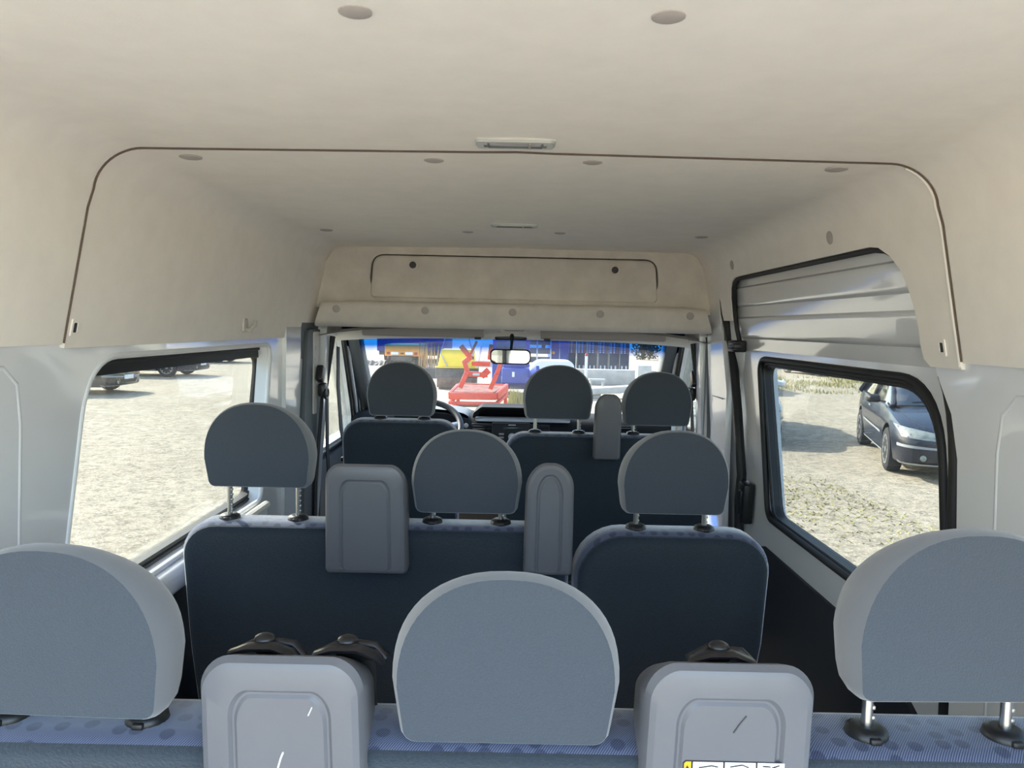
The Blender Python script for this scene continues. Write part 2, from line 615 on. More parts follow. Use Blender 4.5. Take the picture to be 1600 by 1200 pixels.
# rolled lip at the seam
lip = [Vector((x, YS + 0.005 + seam_dy(YS, z), z)) for x, z in liner_profile(0.003, 1.43, 1.43)]
front_liner.tube([p for p in lip if p.x > 0.74], 0.006, 8)
ceil_f = front_liner.build('ceiling', M['liner'], kind='structure', label='beige felt headliner over the front rows with door cut-out', smooth=50)
rear_liner = sheet(liner_profile(0.002, 1.437, 1.437), liner_profile(0.016, 1.437, 1.437), [YR, 0.0, 0.4, 0.8, 1.2, YS - 0.005])
seam = sheet(liner_profile(0.012, 1.44, 1.44), liner_profile(0.015, 1.44, 1.44), [YS - 0.02, YS + 0.004])
seam.tube([Vector((x, YS - 0.003 + seam_dy(YS, z), z)) for x, z in liner_profile(0.0, 1.44, 1.44)], 0.0018, 6)  # shade of the open seam gap, coloured in as a thin brown tube
ceil_r = rear_liner.build('ceiling.001', M['liner'], kind='structure', label='beige felt headliner over the rear row behind the seam', smooth=50)
seam.build('seam_shade_strip', M['seamdark'], ceil_r, smooth=50)
# round trim buttons
def ceil_z(x): return 1.822 - 0.007 * min(1, abs(x) / 0.66)
def button(parent, c, nrm, r=0.019):
    c = Vector(c); nrm = Vector(nrm).normalized()
    u = nrm.orthogonal().normalized(); w = nrm.cross(u)
    mb = MB()
    rows = []
    for rad, h in ((r, 0.0), (r, 0.002), (r * 0.8, 0.0035), (r * 0.3, 0.004)):
        rows.append([c + (u * math.cos(2 * PI * j / 18) + w * math.sin(2 * PI * j / 18)) * rad + nrm * h for j in range(18)])
    grid(mb, rows, closed_u=True)
    mb.f.append([3 * 18 + j for j in range(18)]); mb.m.append(0)
    return mb.build('trim_button', M['button'], parent)
for px, py in ((298, 241), (678, 250), (926, 253), (1307, 260), (510, 357), (731, 362), (875, 364), (1096, 368)):
    p = P(px, py, Z=1.82)
    button(ceil_f, (p.x, p.y, ceil_z(p.x) - 0.0), (0, 0, -1), 0.02 if abs(p.x) < 0.4 else 0.022)
for px, py in ((555, 5), (1045, 13)):
    p = P(px, py, Z=1.83)
    button(ceil_r, (p.x, p.y, ceil_z(p.x) + 0.002), (0, 0, -1), 0.018)
for px, py in ((1294, 364), (1142, 409)):
    p = P(px, py, X=0.796)
    button(ceil_f, (wall_x(1.732) - 0.0005, p.y, 1.732), (-1, 0, -0.2), 0.017)
# square clip sockets at the headliner ends
for px, py, sx in ((116, 512, -1), (1472, 543, 1)):
    p = P(px, py, X=sx * wall_x(1.47))
    fr = MB(); sk = MB()
    fr.slab(rr(0.026, 0.034, 0.003, 3, p.y, p.z), [rr(0.014, 0.019, 0.002, 3, p.y, p.z)], lambda u, v, w: Vector((sx * (wall_x(v) - w), u, v)), 0.0, 0.003)
    f_ = fr.build('clip_socket', M['liner'], ceil_f)
    sk.slab(rr(0.015, 0.020, 0.002, 3, p.y, p.z), [], lambda u, v, w: Vector((sx * (wall_x(v) - w), u, v)), 0.0, 0.0012)
    sk.build('clip_hole', M['black'], f_)

# ---- outer roof and upper body (keeps the light out above the headliner)
rp_in = [(-0.93, 1.40), (-0.90, 1.60), (-0.86, 1.80), (-0.78, 1.90), (-0.4, 1.94), (0.4, 1.94), (0.78, 1.90), (0.86, 1.80), (0.905, 1.70)]
rp_out = [(-0.97, 1.40), (-0.94, 1.60), (-0.90, 1.82), (-0.80, 1.94), (-0.4, 1.98), (0.4, 1.98), (0.80, 1.94), (0.90, 1.82), (0.945, 1.70)]
sheet(rp_in, rp_out, [YR - 0.02, 1.0, 2.0, 3.0, 3.35]).build('trim_1', M['white'], kind='structure', label='white outer roof skin above the headliner')
# cab roof, falling towards the windscreen
cr = MB()
for s0, s1 in (((3.35, 1.40, 1.94), (3.62, 1.40, 1.80)), ((3.62, 1.40, 1.80), (3.86, 1.38, 1.56))):
    pass
rows_o, rows_i = [], []
for y, hw, zt, zs in ((3.34, 0.93, 1.97, 1.42), (3.5, 0.92, 1.92, 1.42), (3.66, 0.88, 1.80, 1.42), (3.80, 0.84, 1.62, 1.42), (3.88, 0.80, 1.50, 1.42)):
    rows_o.append([Vector((-hw, y, zs)), Vector((-hw * .98, y, (zs + zt) / 2)), Vector((-hw * .85, y, zt - 0.03)), Vector((-hw * .4, y, zt)), Vector((hw * .4, y, zt)), Vector((hw * .85, y, zt - 0.03)), Vector((hw * .98, y, (zs + zt) / 2)), Vector((hw, y, zs))])
grid(cr, rows_o)
cr.add([Vector(p) for p in ((-0.8, 3.88, 1.50), (0.8, 3.88, 1.50), (0.8, 3.86, 1.46), (-0.8, 3.86, 1.46))], [[0, 1, 2, 3]])
cr.build('trim_2', M['white'], kind='structure', label='white cab roof sloping to the windscreen', fix=False)

# ---- left wall
def left(u, v, w): return Vector((-0.87 - w, u, v))
def right(u, v, w): return Vector((0.87 + w, u, v))
L_hole = roundp([(1.44, 0.865), (2.655, 0.865), (2.775, 1.408), (1.575, 1.408)], [0.05, 0.05, 0.05, 0.16], 8)
L_hole2 = roundp([(0.0, 0.88), (1.12, 0.88), (1.16, 1.40), (0.0, 1.40)], 0.08, 6)
wl = MB().slab([(YR, 0.0), (3.30, 0.0), (3.30, 1.46), (YR, 1.46)], [L_hole, L_hole2], left, 0.0, 0.05)
wall_l = wl.build('wall_left', M['white'], kind='structure', label='white painted van side with the large fixed window', smooth=30)
# rolled edge of the window reveal, and pressed lines on the pillar
for nm, lp in (('window_lip', L_hole), ('window_lip', L_hole2)):
    MB().tube([left(u, v, 0.004) for u, v in lp], 0.008, 8, closed=True).build(nm, M['white2'], wall_l, smooth=60)
MB().tube([left(u, v, 0.0062) for u, v in ((1.330, 0.90), (1.340, 1.10), (1.352, 1.30), (1.345, 1.37), (1.31, 1.40), (1.20, 1.408))], 0.008, 8).build('pressed_bead', M['white'], wall_l, smooth=60)
# lower board
MB().slab(roundp([(YR + 0.05, 0.05), (2.95, 0.05), (2.95, 0.60), (2.62, 0.79), (YR + 0.05, 0.79)], 0.03), [], left, -0.012, 0.0).build('trim_board', M['board'], wall_l, label='dark lower side board')
# soft ledge under the window with a bulging sill
sill = MB().loft(rr(0.045, 0.07, 0.02, 4, -0.862, 0.825), [(YR + 0.3, 0.004), (YR + 0.32, 0), (2.60, 0), (2.66, 0.012)], lambda u, v, w: Vector((u, w, v)))
sill.build('window_sill', M['white2'], wall_l)
MB().tube([Vector((-0.835, y, z)) for y, z in ((2.28, 0.80), (2.34, 0.845), (2.42, 0.862), (2.60, 0.862))], 0.014, 8).build('grab_rail', M['cabwhite'], wall_l, label='small pale grab rail under the window')
# window_1: rubber frame and glass
def leftg(u, v, w): return Vector((-0.915 - w, u, v))
ring_o = roundp([(1.42, 0.845), (2.70, 0.845), (2.86, 1.43), (1.53, 1.43)], 0.06, 6)
ring_i = roundp([(1.50, 0.885), (2.665, 0.885), (2.80, 1.362), (1.60, 1.362)], 0.045, 6)
w1 = thing('window_1', 'fixed left side window in a black rubber frame', None, (-0.92, 2.1, 0.88), kind='structure')
MB().slab(ring_o, [ring_i], leftg, 0.0, 0.03).build('window_frame', M['rubber'], w1)
MB().tube([leftg(u, v, -0.002) for u, v in roundp([(1.47, 0.868), (2.685, 0.868), (2.828, 1.392), (1.57, 1.392)], 0.05, 6)], 0.006, 8, closed=True).build('seal_bead', M['rubber'], w1, smooth=60)
MB().slab(ring_o, [], leftg, 0.018, 0.021).build('pane', M['glass_side'], w1)
w2 = thing('window_2', 'rear left side window beside the last row', None, (-0.92, 0.6, 0.88), kind='structure')
ro2, ri2 = rr(1.22, 0.58, 0.08, 5, 0.58, 1.14), rr(1.10, 0.47, 0.06, 5, 0.58, 1.13)
MB().slab(ro2, [ri2], leftg, 0.0, 0.03).build('window_frame', M['rubber'], w2)
MB().slab(ro2, [], leftg, 0.018, 0.021).build('pane', M['glass_side'], w2)

# ---- right wall: rear pillar section with window, then the sliding door
R_hole2 = roundp([(0.0, 0.88), (1.14, 0.88), (1.17, 1.40), (0.0, 1.40)], 0.08, 6)
pill = [(YR, 0.0), (1.43, 0.0), (1.455, 0.70), (1.468, 1.10), (1.482, 1.25), (1.512, 1.335), (1.56, 1.395), (1.60, 1.46), (YR, 1.46)]
wall_r = MB().slab(pill, [R_hole2], right, 0.0, 0.05).build('wall_right', M['white'], kind='structure', label='white painted rear side panel and pillar behind the sliding door', smooth=30)
MB().tube([right(u, v, 0.004) for u, v in R_hole2], 0.008, 8, closed=True).build('window_lip', M['white2'], wall_r, smooth=60)
MB().tube([right(u, v, 0.0062) for u, v in ((1.345, 0.80), (1.352, 1.10), (1.362, 1.28), (1.355, 1.35), (1.32, 1.385), (1.20, 1.395))], 0.008, 8).build('pressed_bead', M['white'], wall_r, smooth=60)
MB().tube([right(1.28 + 0.07 * math.cos(a), 0.66 + 0.08 * math.sin(a), 0.002) for a in [i * 2 * PI / 24 for i in range(24)]], 0.006, 8, closed=True).build('pressed_ring', M['white'], wall_r, smooth=60)
MB().slab(roundp([(1.22, 0.52), (1.34, 0.52), (1.36, 0.60), (1.22, 0.60)], 0.02), [], right, -0.02, 0.0).build('belt_anchor', M['black'], wall_r)
w3 = thing('window_3', 'rear right side window beside the last row', None, (0.92, 0.6, 0.88), kind='structure')
def rightg(u, v, w): return Vector((0.915 + w, u, v))
MB().slab(ro2, [ri2], rightg, 0.0, 0.03).build('window_frame', M['rubber'], w3)
MB().slab(ro2, [], rightg, 0.018, 0.021).build('pane', M['glass_side'], w3)
# upper body between the pillar and the roof on the right
MB().slab([(YR, 1.44), (1.62, 1.44), (1.66, 1.60), (1.72, 1.72), (YR, 1.72)], [], lambda u, v, w: Vector((0.885 - (v - 1.44) * 0.1 + w, u, v)), 0.02, 0.05).build('upper_skin', M['white'], wall_r)

# sliding door
def door_x(z): return 0.898 - max(0, z - 1.42) * 0.20
def dpt(u, v, w): return Vector((door_x(v) + w, u, v))
D_hole = roundp([(1.515, 0.848), (2.62, 0.848), (2.79, 1.392), (1.60, 1.392)], [0.05, 0.06, 0.05, 0.20], 9)
d1 = thing('door_1', 'white sliding side door with ribbed upper panel and window', None, (0.92, 2.2, 0.1), kind='structure')
door_low = roundp([(1.40, 0.04), (2.93, 0.04), (2.96, 0.85), (3.09, 1.42), (1.45, 1.42)], [0.04, 0.04, 0.1, 0, 0])
MB().slab(door_low, [D_hole], dpt, 0.0, 0.06).build('door_panel', M['white'], d1, smooth=30)
MB().slab(roundp([(1.56, 1.42), (3.09, 1.42), (3.13, 1.76), (1.56, 1.76)], [0, 0, 0.04, 0.04]), [], dpt, 0.0, 0.06).build('upper_panel', M['white'], d1, smooth=30)
for zc, hh in ((1.618, 0.062), (1.503, 0.07)):
    ol = rr(1.50, hh, 0.026, 6, 2.30, zc)
    MB().loft(ol, [(0.001, -0.007, -0.007), (-0.0065, 0.0, 0.0), (-0.0075, 0.003, 0.003)][::-1], dpt, cap1=False).build('stiffening_rib', M['white'], d1, smooth=25)
D_out = roundp([(1.50, 0.838), (2.605, 0.838), (2.80, 1.402), (1.585, 1.402)], [0.05, 0.06, 0.05, 0.20], 9)
D_in = roundp([(1.555, 0.862), (2.60, 0.862), (2.785, 1.366), (1.645, 1.366)], [0.04, 0.06, 0.045, 0.18], 9)
w4 = thing('window_4', 'sliding door window in a thick black rubber seal', None, (0.93, 2.2, 0.86), kind='structure')
MB().slab(D_out, [D_in], dpt, 0.012, 0.045).build('window_frame', M['rubber'], w4)
MB().tube([dpt(u, v, -0.001) for u, v in D_hole], 0.011, 8, closed=True).build('seal_bead', M['rubber'], w4, smooth=60)
MB().tube([dpt(u, v, 0.008) for u, v in roundp([(1.530, 0.858), (2.595, 0.858), (2.785, 1.378), (1.618, 1.378)], [0.05, 0.06, 0.05, 0.19], 9)], 0.006, 8, closed=True).build('seal_bead', M['rubber'], w4, smooth=60)
MB().slab(D_out, [], dpt, 0.032, 0.035).build('pane', M['glass_side'], w4)
# dark board on the door, black seal along its front edge, catches
MB().slab(roundp([(1.60, 0.08), (2.66, 0.08), (2.68, 0.72), (2.64, 0.742), (1.78, 0.742), (1.60, 0.66)], [0.02, 0.02, 0.02, 0.02, 0.05, 0.02]), [], dpt, -0.012, 0.0).build('trim_board', M['board'], d1, label='dark lower board of the sliding door')
fseal = [(2.80, 0.30), (2.86, 0.72), (2.88, 0.85), (2.86, 0.95), (2.95, 1.19), (3.06, 1.43), (3.10, 1.56), (3.09, 1.64), (3.05, 1.685), (2.98, 1.705), (2.2, 1.705), (1.78, 1.705)]
MB().tube([Vector((0.872 - max(0, v - 1.43) * 0.16, u, v)) for u, v in fseal], 0.015, 10, flat=(1, 1.2)).build('door_seal', M['rubber'], d1, smooth=60)
cres = [(1.562, 1.405), (1.535, 1.375), (1.51, 1.335), (1.492, 1.29), (1.482, 1.24), (1.472, 1.10), (1.46, 0.70), (1.45, 0.3)]
MB().tube([Vector((0.886, u + 0.030, v)) for u, v in cres], [0.003, 0.006, 0.010, 0.013, 0.014, 0.015, 0.014, 0.01], 10).build('door_seal', M['rubber'], d1, smooth=60)
ct = MB().box((0.868, 2.98, 1.432), (0.05, 0.085, 0.045), bev=0.006)
ct.box((0.85, 2.95, 1.445), (0.03, 0.06, 0.012), bev=0.003).box((0.85, 2.95, 1.42), (0.03, 0.06, 0.012), bev=0.003)
ct.build('door_buffer', M['black'], d1)
MB().box((0.872, 2.80, 0.86), (0.04, 0.07, 0.15), rot=(R(6), 0, 0), bev=0.008).box((0.855, 2.80, 0.86), (0.02, 0.03, 0.09), rot=(R(6), 0, 0), bev=0.004).build('door_catch', M['black'], d1)

MB().tube([Vector((wall_x(v) + 0.014, u - 0.003, v - 0.004)) for u, v in OPEN_EDGE], [0.002, 0.004] + [0.009] * 11, 8).build('opening_seal', M['rubber'], d1, smooth=60)
MB().slab([(2.84, 0.0), (3.36, 0.0), (3.36, 1.72), (3.0, 1.72), (2.96, 1.2), (2.84, 0.7)], [], lambda u, v, w: Vector((0.917 - max(0, v - 1.42) * 0.2 + w, u, v)), 0.0, 0.03).build('door_jamb', M['white2'], wall_r)
# ---- B pillars and cab sides
for sx, nm in ((-1, 'trim_3'), (1, 'trim_4')):
    side = 'left' if sx < 0 else 'right'
    t3 = thing(nm, 'white and grey pillar between cab door and side %s' % ('window' if sx < 0 else 'door'), None, (sx * 0.86, 3.2, 0.0), kind='structure')
    f = lambda u, v, w, sx=sx: Vector((sx * (0.872 - max(0, v - 1.43) * 0.16 - w), u, v))
    if sx < 0:
        MB().slab([(2.86, 0.0), (3.12, 0.0), (3.10, 1.10), (3.14, 1.47), (2.90, 1.47)], [], f, -0.01, 0.012).build('pillar_panel', M['white'], t3)
        MB().box((sx * 0.858, 3.075, 1.105), (0.004, 0.07, 0.003)).build('panel_joint', M['gtrim'], t3)
    else:
        MB().slab([(3.03, 0.0), (3.32, 0.0), (3.30, 1.10), (3.33, 1.60), (3.13, 1.60), (3.06, 1.25)], [], f, -0.01, 0.014).build('pillar_panel', M['white'], t3)
        MB().box((sx * 0.853, 3.17, 1.215), (0.004, 0.16, 0.003)).build('panel_joint', M['gtrim'], t3)
    g0 = 3.12 if sx < 0 else 3.30
    MB().slab(roundp([(g0, 0.0), (g0 + 0.20, 0.0), (g0 + 0.18, 0.9), (g0 + 0.20, 1.35), (g0 + 0.24, 1.46), (g0 + 0.04, 1.46), (g0 - 0.01, 1.05)], 0.02), [], f, 0.0, 0.028).build('pillar_cover', M['gtrim'], t3, label='grey plastic pillar cover')
    MB().slab(roundp([(g0 + 0.12, 1.10), (g0 + 0.175, 1.10), (g0 + 0.215, 1.45), (g0 + 0.12, 1.45)], 0.01), [rr(0.012, 0.02, 0.003, 2, g0 + 0.155, 1.38), rr(0.012, 0.02, 0.003, 2, g0 + 0.155, 1.33)], f, 0.028, 0.032).build('belt_rail', M['cabwhite'], t3, label='pale slotted belt rail')

for sx in (-1, 1):
    MB().slab([(3.10, 0.0), (3.50, 0.0), (3.46, 1.50), (3.10, 1.50)], [], lambda u, v, w, sx=sx: Vector((sx * (0.905 - max(0, v - 0.95) * 0.10 + w), u, v)), 0.0, 0.02).build('trim_7' if sx < 0 else 'trim_8', M['gtrim'], kind='structure', label='grey door jamb of the %s door' % ('driver' if sx < 0 else 'passenger'))
# seat belts on the pillars
def strap(mb, pts, wid, th=0.0022, side=Vector((0, 1, 0)), mi=0):
    pts = [Vector(p) for p in pts]
    rows = []
    for i, p in enumerate(pts):
        t = (pts[min(i + 1, len(pts) - 1)] - pts[max(i - 1, 0)]).normalized()
        s = side - t * side.dot(t)
        s.normalize()
        nn = t.cross(s)
        rows.append([p + s * wid / 2 + nn * th, p - s * wid / 2 + nn * th, p - s * wid / 2 - nn * th, p + s * wid / 2 - nn * th])
    grid(mb, rows, closed_u=True)
    n = len(mb.v)
    mb.f.append([n - 4, n - 3, n - 2, n - 1]); mb.m.append(mi)
    return mb
for sx, who in ((-1, 'driver'), (1, 'passenger')):
    g0 = 3.12 if sx < 0 else 3.30
    sb = thing('seat_belt', 'black seat belt hanging from the pillar beside the %s seat' % who, 'seat belt', (sx * 0.82, g0 + 0.15, 0.0), group='cab seat belts')
    MB().box((sx * 0.822, g0 + 0.165, 1.27), (0.03, 0.045, 0.07), rot=(R(-25), 0, 0), bev=0.008).box((sx * 0.815, g0 + 0.18, 1.20), (0.035, 0.06, 0.06), bev=0.012).build('height_adjuster', M['black'], sb)
    MB().tube([Vector((sx * 0.80, g0 + 0.18 + 0.03 * math.cos(a), 1.185 + 0.022 * math.sin(a))) for a in [i * PI / 8 for i in range(16)]], 0.006, 8, closed=True).build('belt_guide', M['black'], sb)
    strap(MB(), [(sx * 0.80, g0 + 0.19, 1.18), (sx * 0.80, g0 + 0.20, 0.95), (sx * 0.79, g0 + 0.21, 0.7), (sx * 0.78, g0 + 0.22, 0.3)], 0.045).build('strap', M['belt'], sb)
    strap(MB(), [(sx * 0.815, g0 + 0.17, 1.18), (sx * 0.835, g0 + 0.14, 0.8), (sx * 0.835, g0 + 0.12, 0.3)], 0.045).build('strap', M['belt'], sb)
    if sx < 0:
        strap(MB(), [(-0.80, g0 + 0.40, 1.38), (-0.795, g0 + 0.38, 1.2), (-0.77, g0 + 0.34, 1.0), (-0.70, g0 + 0.26, 0.78), (-0.66, g0 + 0.2, 0.55)], 0.05).build('strap', M['belt'], sb)
        MB().box((-0.725, g0 + 0.27, 0.885), (0.06, 0.03, 0.02), bev=0.006).build('tongue', M['black'], sb)

# cab doors with sloping window frames
for sx, nm, wn in ((-1, 'door_2', 'window_5'), (1, 'door_3', 'window_6')):
    who = 'driver' if sx < 0 else 'passenger'
    dr = thing(nm, 'white cab door on the %s side' % who, None, (sx * 0.9, 4.0, 0.0), kind='structure')
    X0 = 0.885
    f = lambda u, v, w, sx=sx: Vector((sx * (X0 - max(0, v - 0.95) * 0.14 + w), u, v))
    win = roundp([(3.47, 0.90), (4.22, 0.90), (4.20, 0.98), (3.64, 1.43), (3.47, 1.43)], [0.02, 0.02, 0.05, 0.02, 0.02])
    MB().slab(roundp([(3.34, 0.0), (4.55, 0.0), (4.50, 0.98), (3.78, 1.50), (3.36, 1.50)], 0.04), [win], f, 0.0, 0.06).build('door_panel', M['white'], dr)
    MB().slab(roundp([(3.42, 0.1), (4.45, 0.1), (4.40, 0.86), (3.42, 0.86)], 0.05), [], f, -0.03, 0.0).build('door_card', M['gtrim'], dr)
    edge = [(4.30, 0.80), (4.27, 0.98), (4.16, 1.08), (3.86, 1.31), (3.70, 1.43)]
    for k, (off, r_, mt) in enumerate(((-0.05, 0.011, 'rubber'), (0.0, 0.014, 'white'), (0.05, 0.013, 'rubber'), (0.09, 0.010, 'white'), (0.12, 0.012, 'rubber'))):
        MB().tube([f(u + off, v, -0.012) for u, v in edge], r_, 8).build('frame_strip' if mt == 'white' else 'seal_strip', M[mt], dr, smooth=60)
    MB().tube([f(3.45, 1.43, -0.01), f(3.45, 1.1, -0.01), f(3.45, 0.88, -0.01), f(4.25, 0.88, -0.01)], 0.012, 8).build('seal_strip', M['rubber'], dr, smooth=60)
    wd = thing(wn, 'glass of the cab door window on the %s side' % who, None, (sx * 0.9, 3.8, 0.9), kind='structure')
    MB().slab(roundp([(3.45, 0.88), (4.24, 0.88), (4.22, 0.98), (3.66, 1.45), (3.45, 1.45)], 0.02), [], f, 0.02, 0.024).build('pane', M['glass_cab'], wd)

# A pillars
for sx, nm in ((-1, 'trim_5'), (1, 'trim_6')):
    a, b = Vector((sx * 0.775, 3.70, 1.47)), Vector((sx * 0.865, 4.62, 0.92))
    mb = MB()
    mb.loft(rr(0.085, 0.10, 0.03, 4), [(0, 0), (0.25, 0), (0.5, -0.004), (0.75, -0.01), (1.0, -0.02)], lambda u, v, w, a=a, b=b: a.lerp(b, w) + Vector((u, v * 0.4, v)))
    mb.build(nm, M['gtrim'], kind='structure', label='grey windscreen pillar on the %s side' % ('driver' if sx < 0 else 'passenger'))

# windscreen with its blue sun band
WT, WB = Vector((0, 3.72, 1.475)), Vector((0, 4.78, 0.86))
M['glass_front'] = glass_mat('windscreen_glass', (0.42, 0.445, 0.445, 1), dust=0.010, band=(1.336 - 0.88, 1.386 - 0.88, (0.004, 0.075, 0.30, 1)), spots=0.008)
rows = []
for i in range(9):
    t = i / 8
    rows.append([Vector(((0.80 + 0.08 * t) * (j / 10 - 1), 0, 0)) + WT.lerp(WB, t) + Vector((0, -0.14 * abs(j / 10 - 1) ** 2.2 * 1.0, 0)) for j in range(21)])
ws = thing('window_7', 'curved windscreen with a blue tinted band along its top', None, (0, 4.7, 0.88), kind='structure')
mbw = MB(); grid(mbw, rows)
mbw.build('pane', M['glass_front'], ws, smooth=60)
# black edge band round the mirror foot and header
wb = MB(); grid(wb, [[r_[j] + Vector((0, -0.004, -0.003)) for j in range(7, 14)] for r_ in (rows[0], [rows[0][j].lerp(rows[1][j], 0.55) for j in range(21)])])
wb.build('edge_band', M['black'], ws)
# bulkhead / scuttle below the screen
MB().box((0, 4.85, 0.40), (1.75, 0.06, 0.9)).build('wall_front', M['black'], kind='structure', label='dark bulkhead under the windscreen')

# ================================================================== overhead header
oh = thing('overhead_shelf', 'beige felt overhead shelf with closed hatch above the cab', 'shelf', (0, 3.30, 1.45))
def hp(u, v, w): return Vector((u, 3.29 + (1.80 - v) * -0.10 - w, v))
panel = roundp([(-0.845, 1.555), (0.845, 1.555), (0.825, 1.70), (0.76, 1.823), (-0.76, 1.823), (-0.825, 1.70)], [0.0, 0.0, 0.1, 0.05, 0.05, 0.1], 5)
hat = roundp([(-0.615, 1.63), (0.615, 1.63), (0.605, 1.785), (-0.605, 1.785)], 0.06, 8)
MB().slab(panel, [hat], hp, 0.0, -0.03).build('back_panel', M['liner_grey'], oh)
MB().slab(roundp([(-0.64, 1.60), (0.64, 1.60), (0.64, 1.81), (-0.64, 1.81)], 0.05), [], hp, -0.03, -0.035).build('groove_backing', M['black'], oh)
hatch = MB().loft(roundp([(-0.608, 1.60), (0.608, 1.60), (0.598, 1.780), (-0.598, 1.780)], [0.02, 0.02, 0.055, 0.055], 8), [(-0.03, 0.0), (0.0, 0.0), (0.006, 0.004), (0.008, 0.010)], hp).build('hatch', M['liner_grey'], oh)
for px, py in ((645, 414), (961, 422)):
    p = P(px, py, Y=3.27)
    MB().lathe([(0.024, 0.002), (0.024, -0.004), (0.015, -0.006), (0.014, 0.0)], hp(p.x, p.z, 0.010), 'Y', 20).build('lock_collar', M['liner_grey'], hatch)
    MB().lathe([(0.0145, 0.002), (0.0145, -0.004), (0.011, -0.005), (0.002, -0.004)], hp(p.x, p.z, 0.010), 'Y', 20).build('lock_hole', M['black'], hatch)
bar_prof = [(0.0, 1.585), (-0.055, 1.583), (-0.072, 1.575), (-0.078, 1.56), (-0.070, 1.50), (-0.058, 1.480), (-0.03, 1.474), (0.02, 1.474), (0.08, 1.478), (0.08, 1.52), (0.0, 1.55)]
mb = MB()
rows = []
for i in range(21):
    x = -0.80 + 1.60 * i / 20
    e = max(0, abs(x) - 0.70) / 0.10
    rows.append([Vector((x + (math.copysign((1.575 - z) * 0.30 * e, x)), 3.27 + y, z - 0.010 * e * (1 if z > 1.53 else 0))) for y, z in bar_prof])
grid(mb, rows, closed_u=True)
n = len(bar_prof)
mb.f.append(list(range(n))); mb.m.append(0); mb.f.append([20 * n + j for j in range(n)]); mb.m.append(0)
hb = mb.build('header_bar', M['liner_grey'], oh, smooth=50)
for px, py in ((525, 478), (664, 482), (801, 484), (938, 488), (1079, 491)):
    p = P(px, py, Y=3.19)
    button(hb, (p.x, 3.27 - 0.0765 + (1.56 - 1.548) * 0.13, 1.548), (0, -1, -0.13), 0.016)
# cab headliner (white) behind the bar with a small courtesy lamp
ch = MB()
rows = []
for i in range(7):
    t = i / 6
    y = 3.30 + 0.46 * t
    rows.append([Vector((-0.86 + 1.72 * j / 16, y, 1.478 - 0.035 * t + 0.03 * math.sin(PI * t) - 0.05 * abs(j / 8 - 1) ** 4)) for j in range(17)])
grid(ch, rows)
cl = ch.build('ceiling.002', M['cabwhite'], kind='structure', label='off-white cab headliner behind the sun visors', smooth=60, fix=False)
# front edge roll of the cab headliner with rounded ends over the doors
MB().tube([Vector((-0.84 + 1.68 * i / 20, 3.60 + 0.12 * (1 - abs(i / 10 - 1) ** 2) , 1.452 - 0.02 * abs(i / 10 - 1) ** 4)) for i in range(21)], 0.028, 10).build('liner_edge', M['cabwhite'], cl, smooth=60)
lp = thing('courtesy_lamp', 'small off-white cab courtesy lamp between the two sun visors', 'lamp', (0, 3.52, 1.47))
p = P(804, 514, Y=3.45)
MB().loft(rr(0.12, 0.030, 0.006, 4, p.x, p.z - 0.002), [(3.46, 0.004), (3.458, 0.0), (3.52, 0.0)], lambda u, v, w: Vector((u, w, v))).build('lamp_housing', M['cabwhite'], lp)
MB().box((p.x - 0.008, 3.456, p.z - 0.001), (0.07, 0.006, 0.010), bev=0.002).build('switch', M['black'], lp)
MB().loft(rr(0.09, 0.018, 0.004, 3, p.x, p.z - 0.001), [(3.457, 0.001), (3.459, 0.0)], lambda u, v, w: Vector((u, w, v))).build('lens', M['button'], lp)

# sun visors
for (x0, x1, y0a, y1a, who, hinge) in ((566, 757, 507, 528, 'driver', -1), (845, 1040, 511, 533, 'passenger', 1)):
    a, b = P(x0, y0a, Y=3.52), P(x1, y1a, Y=3.52)
    cx, w_ = (a.x + b.x) / 2, b.x - a.x
    zt, zb = 1.500, 1.434
    vz = thing('sun_visor', 'grey vinyl sun visor folded up above the %s seat' % who, 'sun visor', (cx, 3.5, 1.47), group='cab sun visors')
    ol = rr(w_, zt - zb, (0.008, 0.008, 0.03, 0.03) if True else 0.02, 6, cx, (zt + zb) / 2)
    MB().loft(ol, [(-0.012, 0.006), (-0.008, 0.001), (0, 0), (0.008, 0.001), (0.012, 0.006)], lambda u, v, w: Vector((u, 3.505 + w + (zt - v) * 0.25, v))).build('visor_panel', M['visor'], vz, smooth=60)
    hx = cx + hinge * (w_ / 2 + 0.018)
    MB().tube([Vector((hx - hinge * 0.03, 3.51, zt - 0.018)), Vector((hx, 3.51, zt - 0.012)), Vector((hx + hinge * 0.01, 3.51, zt + 0.01))], 0.010, 8).build('hinge_arm', M['cabwhite'], vz)
    cxp = cx - hinge * (w_ / 2 - 0.03)
    MB().box((cxp, 3.512, zb - 0.002), (0.03, 0.02, 0.010), bev=0.003).build('clip', M['black'], vz)

# rear-view mirror
mr_ = thing('rear_view_mirror', 'black framed rear-view mirror on the windscreen', 'mirror', (0, 3.62, 1.40))
a, b = P(766, 545, Y=3.60), P(829, 570, Y=3.60)
cx, cz = (a.x + b.x) / 2, (a.z + b.z) / 2
tilt = R(8)
def mirp(u, v, w): return Vector((cx + u - 0.02 * v, 3.60 + w + v * 0.012 - u * 0.117, cz + v))
ol = rr(b.x - a.x, a.z - b.z, (0.022, 0.028, 0.022, 0.022), 7)
MB().loft(ol, [(-0.002, 0.005), (-0.006, 0.003), (-0.004, 0.0), (0.01, 0.0), (0.028, 0.012), (0.034, 0.02)], mirp).build('mirror_shell', M['black'], mr_, smooth=60)
M['mirror'] = pbr('mirror_glass', (0.85, 0.86, 0.86, 1), 0.01, metal=1.0)
MB().loft(ol, [(-0.0055, 0.006), (-0.0045, 0.005)], mirp).build('mirror_glass', M['mirror'], mr_)
